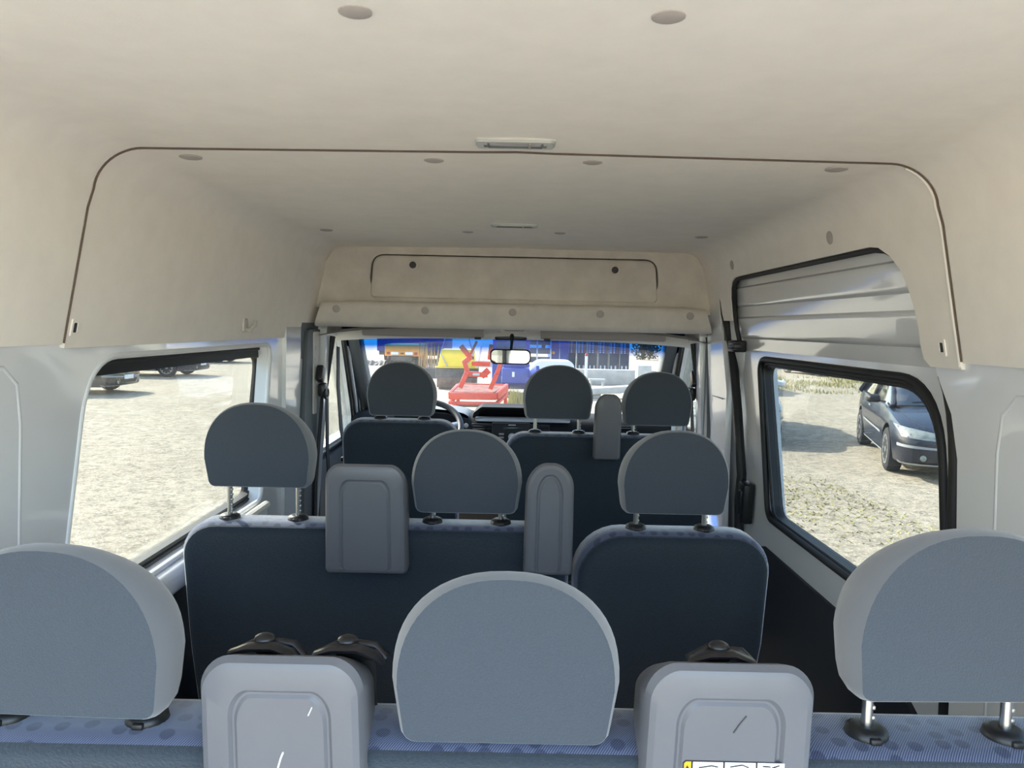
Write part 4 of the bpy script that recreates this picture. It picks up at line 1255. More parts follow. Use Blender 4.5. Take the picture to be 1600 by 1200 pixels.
def car_body_mesh():
    mb = MB(); rows = []
    for x, hw, z0, zs, zc in ST:
        hgt = zs - z0
        half = [(0.0, z0), (hw * 0.6, z0), (hw * 0.90, z0 + 0.01), (hw * 0.965, z0 + 0.05), (hw * 0.985, z0 + hgt * 0.28), (hw, z0 + hgt * 0.52), (hw * 0.995, z0 + hgt * 0.70), (hw * 0.975, z0 + hgt * 0.86), (hw * 0.93, zs - 0.012), (hw * 0.86, zs + (zc - zs) * 0.25), (hw * 0.6, zs + (zc - zs) * 0.68), (hw * 0.3, zs + (zc - zs) * 0.93), (0.0, zc)]
        ring = [Vector((x, y, z)) for y, z in half] + [Vector((x, -y, z)) for y, z in half[-2:0:-1]]
        rows.append(ring)
    grid(mb, rows, closed_u=True)
    n = len(rows[0])
    mb.f.append(list(range(n))[::-1]); mb.m.append(0)
    k = len(rows) - 1
    mb.f.append([k * n + j for j in range(n)]); mb.m.append(0)
    me = mb.mesh('car_body', [M['navy'], M['darkplastic']], smooth=0)
    # wheel arches cut out of the body
    o = bpy.data.objects.new('tmp_body', me); COL.objects.link(o)
    cut = MB()
    for wx in (WXF, WXR):
        cut.lathe([(0.365, -1.2), (0.365, 1.2)], (wx, 0, 0.335), 'Y', 40)
    cm = cut.mesh('tmp_cut', [M['darkplastic']], smooth=0)
    co = bpy.data.objects.new('tmp_cut', cm); COL.objects.link(co)
    bo = o.modifiers.new('b', 'BOOLEAN'); bo.object = co; bo.operation = 'DIFFERENCE'; bo.solver = 'EXACT'
    dg = bpy.context.evaluated_depsgraph_get()
    res = bpy.data.meshes.new_from_object(o.evaluated_get(dg))
    bpy.data.objects.remove(o); bpy.data.objects.remove(co)
    for p in res.polygons:
        c = p.center
        p.material_index = 0
        for wx in (WXF, WXR):
            if abs(math.hypot(c.x - wx, c.z - 0.335) - 0.365) < 0.012 and abs(p.normal.y) < 0.5: p.material_index = 1
        if c.z < 0.215: p.material_index = 1
    res.polygons.foreach_set('use_smooth', [True] * len(res.polygons))
    res.set_sharp_from_angle(angle=R(32))
    return res
WXF, WXR = 0.92, 3.66
BODY = car_body_mesh()
_bm = bmesh.new(); _bm.from_mesh(BODY)
BVH = BVHTree.FromBMesh(_bm); _bm.free()

def project_patch(poly, direction, org_fn, lift=0.004, nu=10, nv=5):
    """quad-ish polygon (4 corners) mapped on to the car body by ray casting"""
    mb = MB(); rows = []
    a, b, c, d = [Vector(p) for p in poly]
    for i in range(nv + 1):
        t = i / nv; row = []
        for j in range(nu + 1):
            s = j / nu
            q = a.lerp(b, s).lerp(d.lerp(c, s), t)
            loc, nor, _, _ = BVH.ray_cast(org_fn(q), direction)
            if loc is None: loc, nor = org_fn(q) + direction * 1.0, -direction
            if nor.dot(direction) > 0: nor = -nor
            row.append(loc + nor * lift)
        rows.append(row)
    grid(mb, rows)
    return mb
def from_front(q): return Vector((-1.0, q.x, q.y))
def from_side(s): return lambda q: Vector((q.x, s * 1.6, q.y))
DX = Vector((1, 0, 0))
def fog_x(s): return BVH.ray_cast(Vector((-1, s * 0.56, 0.335)), Vector((1, 0, 0)))[0].x

_wheel = None
def wheel_mesh():
    t = MB().lathe([(0.20, -0.095), (0.285, -0.10), (0.312, -0.085), (0.318, -0.05), (0.318, 0.05), (0.312, 0.085), (0.285, 0.10), (0.20, 0.095)], (0, 0, 0), 'Y', 32).mesh('tyre', [M['tyre']])
    r_ = MB()
    r_.lathe([(0.215, 0.090), (0.215, 0.098), (0.195, 0.098), (0.185, 0.06), (0.185, -0.05)], (0, 0, 0), 'Y', 32)
    for k in range(10):
        a = 2 * PI * k / 10
        r_.bar((0.03 * math.cos(a), 0.075, 0.03 * math.sin(a)), (0.198 * math.cos(a), 0.088, 0.198 * math.sin(a)), 0.03, 0.022, up=(0, 1, 0), bev=0.004)
    r_.lathe([(0.055, 0.05), (0.055, 0.09), (0.04, 0.096), (0.01, 0.096)], (0, 0, 0), 'Y', 16)
    return t, r_.mesh('rim', [M['alloy']])
TYRE, RIM = wheel_mesh()
CARPARTS = {}

def car(label, loc, rotz, paint, group='parked cars'):
    """a parked hatchback: nose at local -x... length runs along +x, origin under the nose on the ground"""
    c = thing('car', label, 'car', loc, rotz, group)
    bme = BODY.copy(); bme.materials[0] = paint
    body = link('body', bme, c)
    def part(name, key, maker, mt, parent=c, smooth=40):
        if key not in CARPARTS:
            CARPARTS[key] = maker().mesh(name, [M['black']], smooth=smooth)
        me = CARPARTS[key]
        me = me.copy(); me.materials[0] = mt
        return link(name, me, parent)
    # greenhouse: glass block, then roof and pillars
    G = [(1.22, 0.70, 0.94, 0.945), (1.55, 0.70, 0.93, 1.18), (1.95, 0.66, 0.93, 1.385), (2.5, 0.64, 0.93, 1.43), (3.1, 0.64, 0.93, 1.425), (3.7, 0.64, 0.94, 1.36), (4.1, 0.66, 0.96, 1.17), (4.32, 0.68, 0.96, 1.01)]
    def glassm():
        mb = MB(); rows = []
        for x, hw, zb, zt in G:
            base = 0.80
            rows.append([Vector((x, -base, zb - 0.03)), Vector((x, -(hw + (base - hw) * 0.4), zb + (zt - zb) * 0.5)), Vector((x, -hw * 0.99, zb + (zt - zb) * 0.88)), Vector((x, -hw * 0.8, zt)), Vector((x, 0, zt + 0.015)), Vector((x, hw * 0.8, zt)), Vector((x, hw * 0.99, zb + (zt - zb) * 0.88)), Vector((x, (hw + (base - hw) * 0.4), zb + (zt - zb) * 0.5)), Vector((x, base, zb - 0.03))])
        grid(mb, rows)
        return mb
    gl = part('window_glass', 'glass', glassm, M['carglass'])
    def roofm():
        mb = MB(); rows = []
        for x, hw, zb, zt in G[2:6]:
            rows.append([Vector((x, -hw - 0.01, zb + (zt - zb) * 0.86)), Vector((x, -hw * 0.82, zt + 0.008)), Vector((x, 0, zt + 0.026)), Vector((x, hw * 0.82, zt + 0.008)), Vector((x, hw + 0.01, zb + (zt - zb) * 0.86))])
        grid(mb, rows)
        return mb
    part('roof', 'roof', roofm, paint)
    for s in (-1, 1):
        part('pillar', 'pa%d' % s, lambda: MB().tube([(1.20, s * 0.77, 0.93), (1.55, s * 0.715, 1.15), (1.97, s * 0.655, 1.36)], [0.03, 0.028, 0.028], 8), paint)
        part('pillar', 'pb%d' % s, lambda: MB().tube([(2.75, s * 0.805, 0.92), (2.72, s * 0.73, 1.18), (2.68, s * 0.65, 1.37)], 0.03, 8), M['darkplastic'])
        part('pillar', 'pc%d' % s, lambda: MB().tube([(4.28, s * 0.78, 0.95), (4.0, s * 0.71, 1.17), (3.68, s * 0.65, 1.33)], [0.07, 0.06, 0.04], 8), paint)
        mir = part('door_mirror', 'mir%d' % s, lambda: MB().loft(rr(0.20, 0.13, 0.05, 5, s * 0.98, 1.0), [(1.50, 0.035), (1.53, 0.01), (1.60, 0.0), (1.64, 0.004)], lambda u, v, w: Vector((w, u, v))).bar((1.60, s * 0.80, 0.95), (1.60, s * 0.93, 0.98), 0.05, 0.035, bev=0.01), paint if paint is not M['navy'] else M['darkplastic'])
        part('headlamp', 'hl%d' % s, lambda: project_patch([(s * 0.36, 0.565), (s * 0.80, 0.60), (s * 0.845, 0.735), (s * 0.40, 0.665)], DX, from_front, 0.006), M['lampglass'])
        part('fog_lamp', 'fg%d' % s, lambda: MB().lathe([(0.062, 0.05), (0.062, 0.0), (0.046, -0.010), (0.01, -0.012)], (fog_x(s), s * 0.56, 0.335), 'X', 18), M['darkplastic'])
        part('fog_lens', 'fl%d' % s, lambda: MB().lathe([(0.040, 0.02), (0.040, -0.008), (0.02, -0.014), (0.005, -0.016)], (fog_x(s) - 0.006, s * 0.56, 0.335), 'X', 18), M['lampglass'])
        part('bumper_strip', 'bs%d' % s, lambda: project_patch([(s * 0.26, 0.452), (s * 0.835, 0.465), (s * 0.835, 0.505), (s * 0.26, 0.478)], DX, from_front, 0.012, 14, 2), M['greybumper'])
        part('side_strip', 'ss%d' % s, lambda: project_patch([(1.42, 0.50), (3.15, 0.53), (3.15, 0.565), (1.42, 0.535)], Vector((0, -s, 0)), from_side(s), 0.010, 12, 1), M['greybumper'] if paint is not M['navy'] else M['greybumper'])
        part('door_gap', 'dg%d' % s, lambda: project_patch([(1.40, 0.25), (1.41, 0.25), (1.415, 0.90), (1.405, 0.90)], Vector((0, -s, 0)), from_side(s), 0.003, 1, 8), M['darkplastic'])
        part('door_gap', 'dh%d' % s, lambda: project_patch([(2.72, 0.25), (2.73, 0.25), (2.745, 0.92), (2.735, 0.92)], Vector((0, -s, 0)), from_side(s), 0.003, 1, 8), M['darkplastic'])
        part('door_handle', 'hd%d' % s, lambda: project_patch([(2.50, 0.80), (2.66, 0.805), (2.66, 0.83), (2.50, 0.825)], Vector((0, -s, 0)), from_side(s), 0.022, 4, 1), M['greybumper'])
        part('rocker_strip', 'rk%d' % s, lambda: project_patch([(1.32, 0.235), (3.26, 0.235), (3.26, 0.262), (1.32, 0.262)], Vector((0, -s, 0)), from_side(s), 0.010, 12, 1), M['greybumper'])
        part('bonnet_gap', 'bg%d' % s, lambda: MB().tube([BVH.ray_cast(Vector((x, s * y, 3)), Vector((0, 0, -1)))[0] + Vector((0, 0, 0.001)) for x, y in ((0.22, 0.50), (0.45, 0.64), (0.8, 0.70), (1.15, 0.73), (1.3, 0.74))], 0.006, 5), M['darkplastic'])
        for wx in (WXF, WXR):
            w = link('wheel', TYRE, c); w.location = (wx, s * 0.79, 0.318); w.rotation_euler = (0, 0, 0 if s > 0 else PI)
            w.name = 'wheel'
            link('rim', RIM, w)
    part('grille', 'gr', lambda: project_patch([(-0.33, 0.565), (0.33, 0.565), (0.36, 0.635), (-0.36, 0.635)], DX, from_front, 0.006, 10, 2), M['darkplastic'])
    part('grille_bar', 'gb', lambda: project_patch([(-0.32, 0.592), (0.32, 0.592), (0.325, 0.606), (-0.325, 0.606)], DX, from_front, 0.014, 10, 1), M['greybumper'])
    part('lower_grille', 'lg', lambda: project_patch([(-0.40, 0.30), (0.40, 0.30), (0.43, 0.405), (-0.43, 0.405)], DX, from_front, 0.008, 10, 2), M['darkplastic'])
    part('lower_lip', 'll', lambda: project_patch([(-0.80, 0.235), (0.80, 0.235), (0.82, 0.262), (-0.82, 0.262)], DX, from_front, 0.015, 20, 1), M['greybumper'])
    pl = part('number_plate', 'np', lambda: MB().box((-0.015, 0, 0.445), (0.02, 0.52, 0.11), bev=0.004), M['lblw'])
    part('plate_band', 'nb', lambda: MB().box((-0.026, -0.235, 0.445), (0.004, 0.045, 0.10), bev=0.001), M['platblue'], pl)
    part('wiper', 'wp', lambda: MB().tube([(1.27, 0.5, 0.985), (1.30, 0.1, 1.02), (1.26, -0.15, 0.995)], 0.008, 6), M['darkplastic'])
    return c
M['platblue'] = pbr('plate_blue', srgb(40, 70, 160), 0.4)
# local +x runs from nose to tail: heading of the tail given by rotz
def put_car(label, front_wheel, tail_dir_deg, paint, side):
    """place by the ground point under its front wheel; side = which local y the wheel is on"""
    a = R(tail_dir_deg)
    d = Vector((math.cos(a), math.sin(a), 0)); l = Vector((-math.sin(a), math.cos(a), 0))
    o = Vector(front_wheel) - d * WXF - l * (side * 0.79)
    return car(label, (o.x, o.y, GZ), a, paint)
fw = P(1392, 735, Z=GZ)
put_car('dark blue hatchback facing the van outside the sliding door window', fw, 73, M['navy'], 1)
put_car('white hatchback parked between the van and the dark blue car', (3.3, 14.4, GZ), 80, M['whitepaint'], 1)
put_car('charcoal hatchback parked far ahead in front of the hedge grass', (6.4, 25.2, GZ), 90, M['darkpaint'], 1)
put_car('silver hatchback parked at the hedge behind the grass strip', (14.0, 35.0, GZ), 100, M['silverpaint'], 1)
fl_ = P(122, 617, Z=GZ)
put_car('charcoal hatchback across the yard outside the large left window, nearest the wall pillar', fl_, 180, M['darkpaint'], 1)
put_car('navy hatchback across the yard in the middle of the row outside the left window', P(262, 589, Z=GZ), 180, M['navy'], 1)
put_car('silver hatchback at the far end of the row outside the left window', P(340, 567, Z=GZ), 180, M['silverpaint'], 1)

# ---- machines ahead of the windscreen
M['orange'] = pbr('orange_paint', srgb(232, 150, 40), 0.5, noise=0.15, nscale=4)
M['red'] = pbr('orange_red_paint', srgb(206, 52, 20), 0.45, noise=0.2, nscale=8)
M['yellow'] = pbr('yellow_paint', srgb(238, 206, 40), 0.45, noise=0.1, nscale=5)
M['bluem'] = pbr('blue_machine_paint', srgb(40, 66, 150), 0.45, noise=0.2, nscale=6)
M['steel'] = pbr('galvanised_steel', srgb(168, 170, 170), 0.45, metal=0.6)
M['grime'] = pbr('weathered_dark_steel', srgb(84, 82, 80), 0.8, noise=0.4, nscale=5)
M['wood'] = pbr('raw_timber', srgb(176, 140, 92), 0.85, noise=0.35, nscale=8)
M['concrete'] = pbr('pale_concrete', srgb(186, 182, 174), 0.9, noise=0.2, nscale=3)
M['crate'] = pbr('white_crate', srgb(206, 208, 212), 0.6)
M['cratedark'] = pbr('dark_crate', srgb(64, 70, 82), 0.7)
M['bluebox'] = pbr('blue_container', srgb(44, 62, 128), 0.5)
M['lamp_o'] = pbr('amber_lamp', srgb(240, 160, 60), 0.3)
M['lamp_r'] = pbr('red_lamp', srgb(150, 40, 36), 0.3)

# orange truck seen from behind
o0 = P(628, 578, Z=GZ)
tk = thing('orange_truck', 'small orange tipper truck with white rear panels standing across the yard', 'truck', (o0.x, o0.y, GZ))
ox, oy = o0.x, o0.y
MB().box((ox, oy + 1.1, GZ + 0.85), (1.50, 2.2, 0.50), bev=0.02).build('tipper_body', M['orange'], tk)
MB().box((ox, oy - 0.01, GZ + 1.07), (1.54, 0.05, 0.05), bev=0.01).build('top_rail', M['orange'], tk)
for xx in (-0.32, 0.30): MB().box((ox + xx, oy - 0.02, GZ + 0.72), (0.32, 0.03, 0.12)).build('rear_panel', M['lblw'], tk)
for xx in (-0.60, 0.60): MB().box((ox + xx, oy - 0.02, GZ + 0.72), (0.13, 0.04, 0.12), bev=0.01).build('tail_lamp', M['lamp_r'], tk)
MB().box((ox, oy - 0.02, GZ + 0.72), (0.14, 0.02, 0.06)).build('badge', M['black'], tk)
MB().box((ox, oy + 1.3, GZ + 0.50), (0.9, 3.2, 0.16)).build('chassis', M['grime'], tk)
MB().box((ox, oy + 2.9, GZ + 0.72), (1.5, 1.1, 0.74), bev=0.08).build('cab', M['orange'], tk)
for xx in (-0.62, 0.62):
    for yy in (0.6, 2.9):
        MB().lathe([(0.14, -0.1), (0.27, -0.1), (0.29, -0.06), (0.29, 0.06), (0.27, 0.1), (0.14, 0.1)], (ox + xx, oy + yy, GZ + 0.29), 'X', 20).build('wheel', M['tyre'], tk)
# big blue flatbed cover behind it
_b = P(652, 540, Y=oy + 9)
ox = _b.x - 0.9
bx = thing('blue_trailer', 'long dark blue tarpaulin trailer behind the orange truck', 'trailer', (ox + 0.4, oy + 8, GZ))
MB().box((ox + 0.9, oy + 9, GZ + 1.55), (3.4, 6.0, 1.9), bev=0.05).build('tarpaulin', M['bluebox'], bx)
MB().box((ox + 0.9, oy + 9, GZ + 0.5), (3.2, 5.8, 0.2)).build('chassis', M['grime'], bx)
for xx in (-0.5, 2.3):
    for yy in (7.5, 8.6, 10.6):
        MB().lathe([(0.2, -0.12), (0.42, -0.12), (0.45, -0.06), (0.45, 0.06), (0.42, 0.12), (0.2, 0.12)], (ox + xx, oy + yy, GZ + 0.45), 'X', 20).build('wheel', M['tyre'], bx)
# grey spoil bank left of it
sp_ = MB(); rows = []
q0 = P(566, 569, Z=GZ); q1 = P(604, 570, Z=GZ)
for i in range(21):
    t = i / 20
    c = q0.lerp(q1, t) + Vector((0, 0, 0))
    hh = 0.20 * math.sin(PI * min(1, t * 1.4 + 0.02)) ** 0.5 if t < 0.7 else 0.2
    rows.append([c + Vector((0, dy, hh * (1 - (dy / 0.9) ** 2) + 0.04 * math.sin(i * 1.7 + dy * 3))) for dy in (-0.9, -0.5, 0, 0.5, 0.9)])
grid(sp_, rows)
sp_.build('spoil_bank', M['grime'], label='low grey earth bank beside the orange truck', cat='earth bank', smooth=60, fix=False)
# timber stack
p0 = P(668, 590, Z=GZ)
ts = thing('timber_stack', 'upright bundle of yellow-brown timber next to the orange truck', 'timber', (p0.x, p0.y, GZ))
rt = random.Random(5)
for k in range(9):
    x = p0.x - 0.34 + 0.085 * k
    MB().bar((x, p0.y + rt.uniform(-.1, .1), GZ + 0.0), (x + rt.uniform(-.05, .05), p0.y + rt.uniform(0, .2), GZ + rt.uniform(1.1, 1.35)), 0.07, 0.05).build('plank', M['wood'], ts)
MB().box((p0.x, p0.y - 0.15, GZ + 0.18), (0.8, 0.2, 0.36), bev=0.01).build('footing', M['grime'], ts)
# yellow spreader
y0 = P(713, 609, Z=GZ)
yx, yy = y0.x, y0.y
ysn = thing('salt_spreader', 'yellow hopper spreader on a dark steel frame behind the red machine', 'spreader', (yx, yy, GZ))
def tri_f(u, v, w): return Vector((yx + u, yy + w, GZ + v))
MB().loft([(-0.58, 0.70), (0.58, 0.70), (0.50, 1.20), (0.46, 1.24), (-0.46, 1.24), (-0.50, 1.20)], [(0.0, 0.02), (0.02, 0), (0.9, 0), (0.92, 0.02)], tri_f).build('hopper', M['yellow'], ysn)
MB().box((yx, yy - 0.02, GZ + 0.69), (1.32, 0.10, 0.03), bev=0.005).build('lip', M['yellow'], ysn)
MB().box((yx, yy + 0.45, GZ + 0.52), (1.30, 0.95, 0.30), bev=0.02).build('tank', M['grime'], ysn)
MB().box((yx, yy + 0.40, GZ + 0.22), (1.22, 0.85, 0.32), bev=0.03).build('spinner_box', pbr('rusty_steel', srgb(120, 96, 82), 0.9, noise=0.4, nscale=6), ysn)
for s in (-1, 1):
    MB().tube([(yx + s * 0.28, yy - 0.04, GZ + 0.72), (yx + s * 0.50, yy - 0.05, GZ + 1.12), (yx + s * 0.36, yy - 0.02, GZ + 1.60)], 0.02, 6).build('guard_bar', M['steel'], ysn)
    for q in (0.15, 0.75): MB().box((yx + s * 0.5, yy + q, GZ + 0.04), (0.12, 0.12, 0.08)).build('foot', M['grime'], ysn)
MB().tube([(yx - 0.36, yy - 0.02, GZ + 1.60), (yx + 0.36, yy - 0.02, GZ + 1.60)], 0.02, 6).build('guard_bar', M['steel'], ysn)
MB().box((yx + 0.50, yy - 0.03, GZ + 1.0), (0.05, 0.03, 0.09)).build('latch', M['black'], ysn)
# red-orange machine (scissor arms on a box frame)
r0 = P(748, 646, Z=GZ)
rx, ry = r0.x, r0.y
k_ = ry / FPX                         # metres per photo pixel at its distance
def rp(px, py, dy=0.0):
    """point of the machine by photo pixel, at its own distance plus dy"""
    return P(px, py, Y=ry + dy)
rm = thing('lifting_frame', 'orange-red tractor lifting frame with crossed arms on a box base', 'machine', (rx, ry, GZ))
for za, zb, dy in ((613, 624, 0), (627, 632, 0.02)):
    a, b = rp(703, (za + zb) / 2, dy), rp(776, (za + zb) / 2 + 1, dy)
    MB().bar(a, b, 0.10, (zb - za) * k_, bev=0.01).build('front_beam', M['red'], rm)
    MB().bar(b, rp(792, (za + zb) / 2 - 14, 0.7 + dy), 0.08, (zb - za) * k_, bev=0.01).build('side_beam', M['red'], rm)
    MB().bar(a, rp(716, (za + zb) / 2 - 14, 0.7 + dy), 0.08, (zb - za) * k_, bev=0.01).build('side_beam', M['red'], rm)
MB().bar(rp(709, 630), Vector((rp(718, 645).x, ry, GZ)), 0.12, 0.08, bev=0.01).build('leg', M['red'], rm)
MB().bar(rp(772, 630), Vector((rp(776, 645).x, ry, GZ)), 0.12, 0.08, bev=0.01).build('leg', M['red'], rm)
MB().bar(rp(716, 601, 0.75), rp(792, 603, 0.75), 0.08, 0.08, bev=0.01).build('rear_beam', M['red'], rm)
for s in (rp(716, 604, 0.78), rp(790, 605, 0.78)):
    MB().bar(s, Vector((s.x, s.y, GZ)), 0.08, 0.08, bev=0.01).build('leg', M['red'], rm)
pl_ = [rp(708, 612, 0.05), rp(772, 613, 0.05), rp(788, 602, 0.7), rp(720, 600, 0.7)]
MB().add(pl_ + [p - Vector((0, 0, 0.02)) for p in pl_], [[0, 1, 2, 3], [7, 6, 5, 4], [0, 4, 5, 1], [1, 5, 6, 2], [2, 6, 7, 3], [3, 7, 4, 0]]).build('deck_plate', pbr('worn_red_plate', srgb(150, 92, 76), 0.8, noise=0.5, nscale=6, col2=srgb(90, 70, 66)), rm)
for (ax, ay, bx_, by, w_, dy, nm) in ((719, 606, 730, 580, 0.09, 0.1, 'arm'), (730, 580, 725, 563, 0.09, 0.12, 'arm'), (725, 566, 736, 558, 0.10, 0.14, 'arm'), (736, 560, 720, 540, 0.10, 0.2, 'upper_arm'), (766, 608, 776, 585, 0.09, 0.1, 'arm'), (776, 585, 783, 566, 0.08, 0.12, 'arm'), (783, 566, 768, 560, 0.07, 0.15, 'arm'), (765, 562, 768, 538, 0.09, 0.2, 'upper_arm'),
                                   (728, 584, 762, 586, 0.10, 0.14, 'cross_beam'), (737, 568, 766, 569, 0.09, 0.16, 'cross_beam'), (734, 556, 745, 533, 0.05, 0.25, 'strut'), (752, 588, 764, 578, 0.13, 0.16, 'bracket')):
    MB().bar(rp(ax, ay, dy), rp(bx_, by, dy), 0.10, w_ * 1.15, bev=0.01).build(nm, M['red'], rm)
MB().tube([rp(748, 564, 0.3), rp(752, 541, 0.3)], 0.03, 10).build('hydraulic_ram', M['crate'], rm)
MB().box(rp(744, 585, 0.08), (0.16, 0.05, 0.06), bev=0.01).build('hydraulic_block', M['steel'], rm)
MB().box(rp(742, 632, 0.25), (0.75, 0.3, 0.10), bev=0.02).build('under_tray', M['grime'], rm)
# blue machine
b0 = P(808, 622, Z=GZ)
bx0, by0 = b0.x, b0.y
bmn = thing('farm_trailer', 'blue farm trailer with angled drawbar right of the red machine', 'trailer', (bx0, by0, GZ))
MB().box((bx0 - 0.05, by0 + 0.5, GZ + 0.62), (0.78, 1.0, 0.42), bev=0.03).build('box_body', M['bluem'], bmn)
MB().box((bx0 - 0.1, by0 + 0.6, GZ + 0.95), (0.62, 0.8, 0.26), bev=0.04).build('engine_cover', M['bluem'], bmn)
MB().bar((bx0 + 0.30, by0 + 0.1, GZ + 0.62), (bx0 + 0.55, by0 - 0.4, GZ + 0.86), 0.10, 0.16, bev=0.01).build('drawbar', M['bluem'], bmn)
MB().box((bx0 - 0.12, by0 - 0.01, GZ + 0.66), (0.07, 0.03, 0.14)).build('plate', M['crate'], bmn)
for s in (-1, 1):
    w_ = MB().lathe([(0.12, -0.08), (0.27, -0.08), (0.30, -0.04), (0.30, 0.04), (0.27, 0.08), (0.12, 0.08)], (bx0 + s * 0.38, by0 + 0.4, GZ + 0.30), 'X', 24).build('wheel', M['tyre'], bmn)
    MB().bar((bx0 + s * 0.32, by0 + 0.05, GZ), (bx0 + s * 0.32, by0 + 0.05, GZ + 0.45), 0.05, 0.05).build('prop', M['grime'], bmn)
MB().box((bx0 - 0.2, by0 + 1.6, GZ + 0.95), (1.1, 0.9, 1.6), bev=0.06).build('cab', M['bluem'], bmn)
MB().box((bx0 - 0.2, by0 + 1.14, GZ + 1.35), (0.85, 0.03, 0.5), bev=0.01).build('cab_window', M['carglass'], bmn)
# weeds in front of it
rg = random.Random(9)
wp_ = P(804, 632, Z=GZ)
vs_, fs = [], []
for _ in range(220):
    x, y = wp_.x + rg.gauss(0, 0.10), wp_.y + rg.gauss(0, 0.1); h = rg.uniform(0.15, 0.5); k = len(vs_)
    vs_ += [(x - 0.01, y, GZ), (x + 0.01, y, GZ), (x + rg.uniform(-.1, .1), y + rg.uniform(-.1, .1), GZ + h)]; fs.append((k, k + 1, k + 2))
MB().add(vs_, fs).build('weed_clump', M['grass'], label='tall yellow-green weed clump in front of the blue farm trailer', cat='weeds', kind='stuff', smooth=0, fix=False)
# dark racking with a blue container and amber lamp
k0 = P(848, 588, Z=GZ)
dk = thing('storage_rack', 'dark steel racking with stacked beams left of the crate stacks', 'rack', (k0.x, k0.y, GZ))
for xx in (-0.75, -0.25, 0.30):
    MB().bar((k0.x + xx, k0.y, GZ), (k0.x + xx, k0.y, GZ + 2.3), 0.06, 0.06).build('upright', M['steel'], dk)
for lv in range(6):
    MB().box((k0.x - 0.25, k0.y + 0.3, GZ + 0.30 + lv * 0.36), (1.1, 0.6, 0.22), bev=0.02).build('beam_pack', M['cratedark'], dk)
k0 = k0 + Vector((0.06, 0, 0))
bc = thing('shipping_container', 'dark blue container beside the white crate stacks', 'container', (k0.x + 0.6, k0.y + 1, GZ))
MB().box((k0.x + 0.62, k0.y + 1.6, GZ + 1.25), (0.75, 2.4, 2.5), bev=0.02).build('container_body', M['bluebox'], bc)
MB().box((k0.x + 0.62, k0.y + 0.385, GZ + 1.25), (0.03, 0.03, 2.3)).build('door_bar', M['steel'], bc)
MB().ell((k0.x + 0.36, k0.y + 0.36, GZ + 0.95), (0.07, 0.05, 0.07), 12).build('amber_lamp', M['lamp_o'], bc)
# white tank / tarp hump in front of it
h0 = P(862, 594, Z=GZ)
MB().loft(rr(1.7, 0.75, (0.02, 0.02, 0.3, 0.5), 6, h0.x, GZ + 0.375), [(h0.y, 0.03), (h0.y + 0.05, 0), (h0.y + 1.0, 0), (h0.y + 1.05, 0.03)], lambda u, v, w: Vector((u, w, v))).build('tarpaulin_cover', M['crate'], label='pale tarpaulin covered load in front of the dark racking', cat='tarpaulin', smooth=40)
# crate stacks
c0, c1 = P(884, 584, Z=GZ), P(984, 590, Z=GZ)
cy = 33.0
for k in range(6):
    t = (k + 0.5) / 6
    pxl = 884 + 100 * t
    q = P(pxl, 560, Y=cy)
    x = q.x
    stk = thing('crate_stack', 'tall stack of white and dark crates beyond the concrete wall', 'crate stack', (x, cy, GZ), group='row of crate stacks')
    wdt = 100 / 6 / FPX * cy * 0.96
    MB().box((x, cy + 0.22, GZ + 1.15), (wdt * 0.93, 0.4, 2.3)).build('core', M['cratedark'], stk)
    wh = MB(); re_ = MB()
    for lv in range(18):
        z = GZ + 0.95 + lv * 0.075
        for xx in (-0.13, 0.01):
            wh.box((x + xx, cy, z), (0.07, 0.04, 0.05))
    wh.build('crate_rims', M['crate'], stk, smooth=0, kind='stuff')
    MB().box((x + 0.14, cy, GZ + 1.5), (0.12, 0.03, 1.2)).build('end_panel', pbr('dull_red_crate', srgb(150, 92, 88), 0.7), stk)
    MB().box((x - 0.21, cy - 0.01, GZ + 1.15), (0.025, 0.05, 2.3)).build('post', M['steel'], stk)
    for xx in (-0.1, 0.08):
        MB().box((x + xx, cy - 0.01, GZ + 0.25), (0.06, 0.03, 0.28)).build('foot', M['crate'], stk)
# concrete wall, slab, block and post
a, b = P(892, 607, Z=GZ), P(990, 609, Z=GZ)
MB().box(((a.x + b.x) / 2 + 0.4, 27.2, GZ + 0.27), (3.6, 0.35, 0.54), bev=0.03).build('concrete_barrier', M['concrete'], label='long pale concrete barrier in front of the crate stacks', cat='barrier')
s0 = P(925, 622, Z=GZ)
MB().box((s0.x + 0.55, s0.y + 0.1, GZ + 0.24), (2.4, 0.4, 0.18), rot=(0, R(-4), R(8)), bev=0.02).box((s0.x + 0.1, s0.y + 0.15, GZ + 0.075), (0.3, 0.3, 0.15)).box((s0.x + 1.2, s0.y + 0.25, GZ + 0.10), (0.3, 0.3, 0.20)).build('concrete_slab', M['concrete'], label='tilted concrete slab lying in front of the barrier', cat='slab')
q = P(988, 600, Z=GZ)
MB().box((q.x, 25.5, GZ + 0.40), (0.46, 0.5, 0.80), bev=0.03).build('concrete_block', M['concrete'], label='upright pale concrete block beside the barrier end', cat='block')
q = P(915, 605, Z=GZ)
po = thing('marker_post', 'slim white post with a red cap standing before the barrier', 'post', (q.x, q.y, GZ))
MB().tube([(q.x, q.y, GZ), (q.x, q.y, GZ + 1.05)], 0.045, 12).build('pole', M['crate'], po)
MB().lathe([(0.05, 0.0), (0.055, 0.03), (0.03, 0.08), (0.005, 0.1)], (q.x, q.y, GZ + 1.05), 'Z', 12).build('cap', M['red'], po)
q = P(932, 612, Z=GZ)
MB().box((q.x, q.y, GZ + 0.38), (0.50, 0.3, 0.05)).box((q.x - 0.2, q.y, GZ + 0.18), (0.05, 0.25, 0.36)).box((q.x + 0.2, q.y, GZ + 0.18), (0.05, 0.25, 0.36)).build('trestle', M['steel'], label='small grey metal trestle in front of the barrier', cat='trestle')

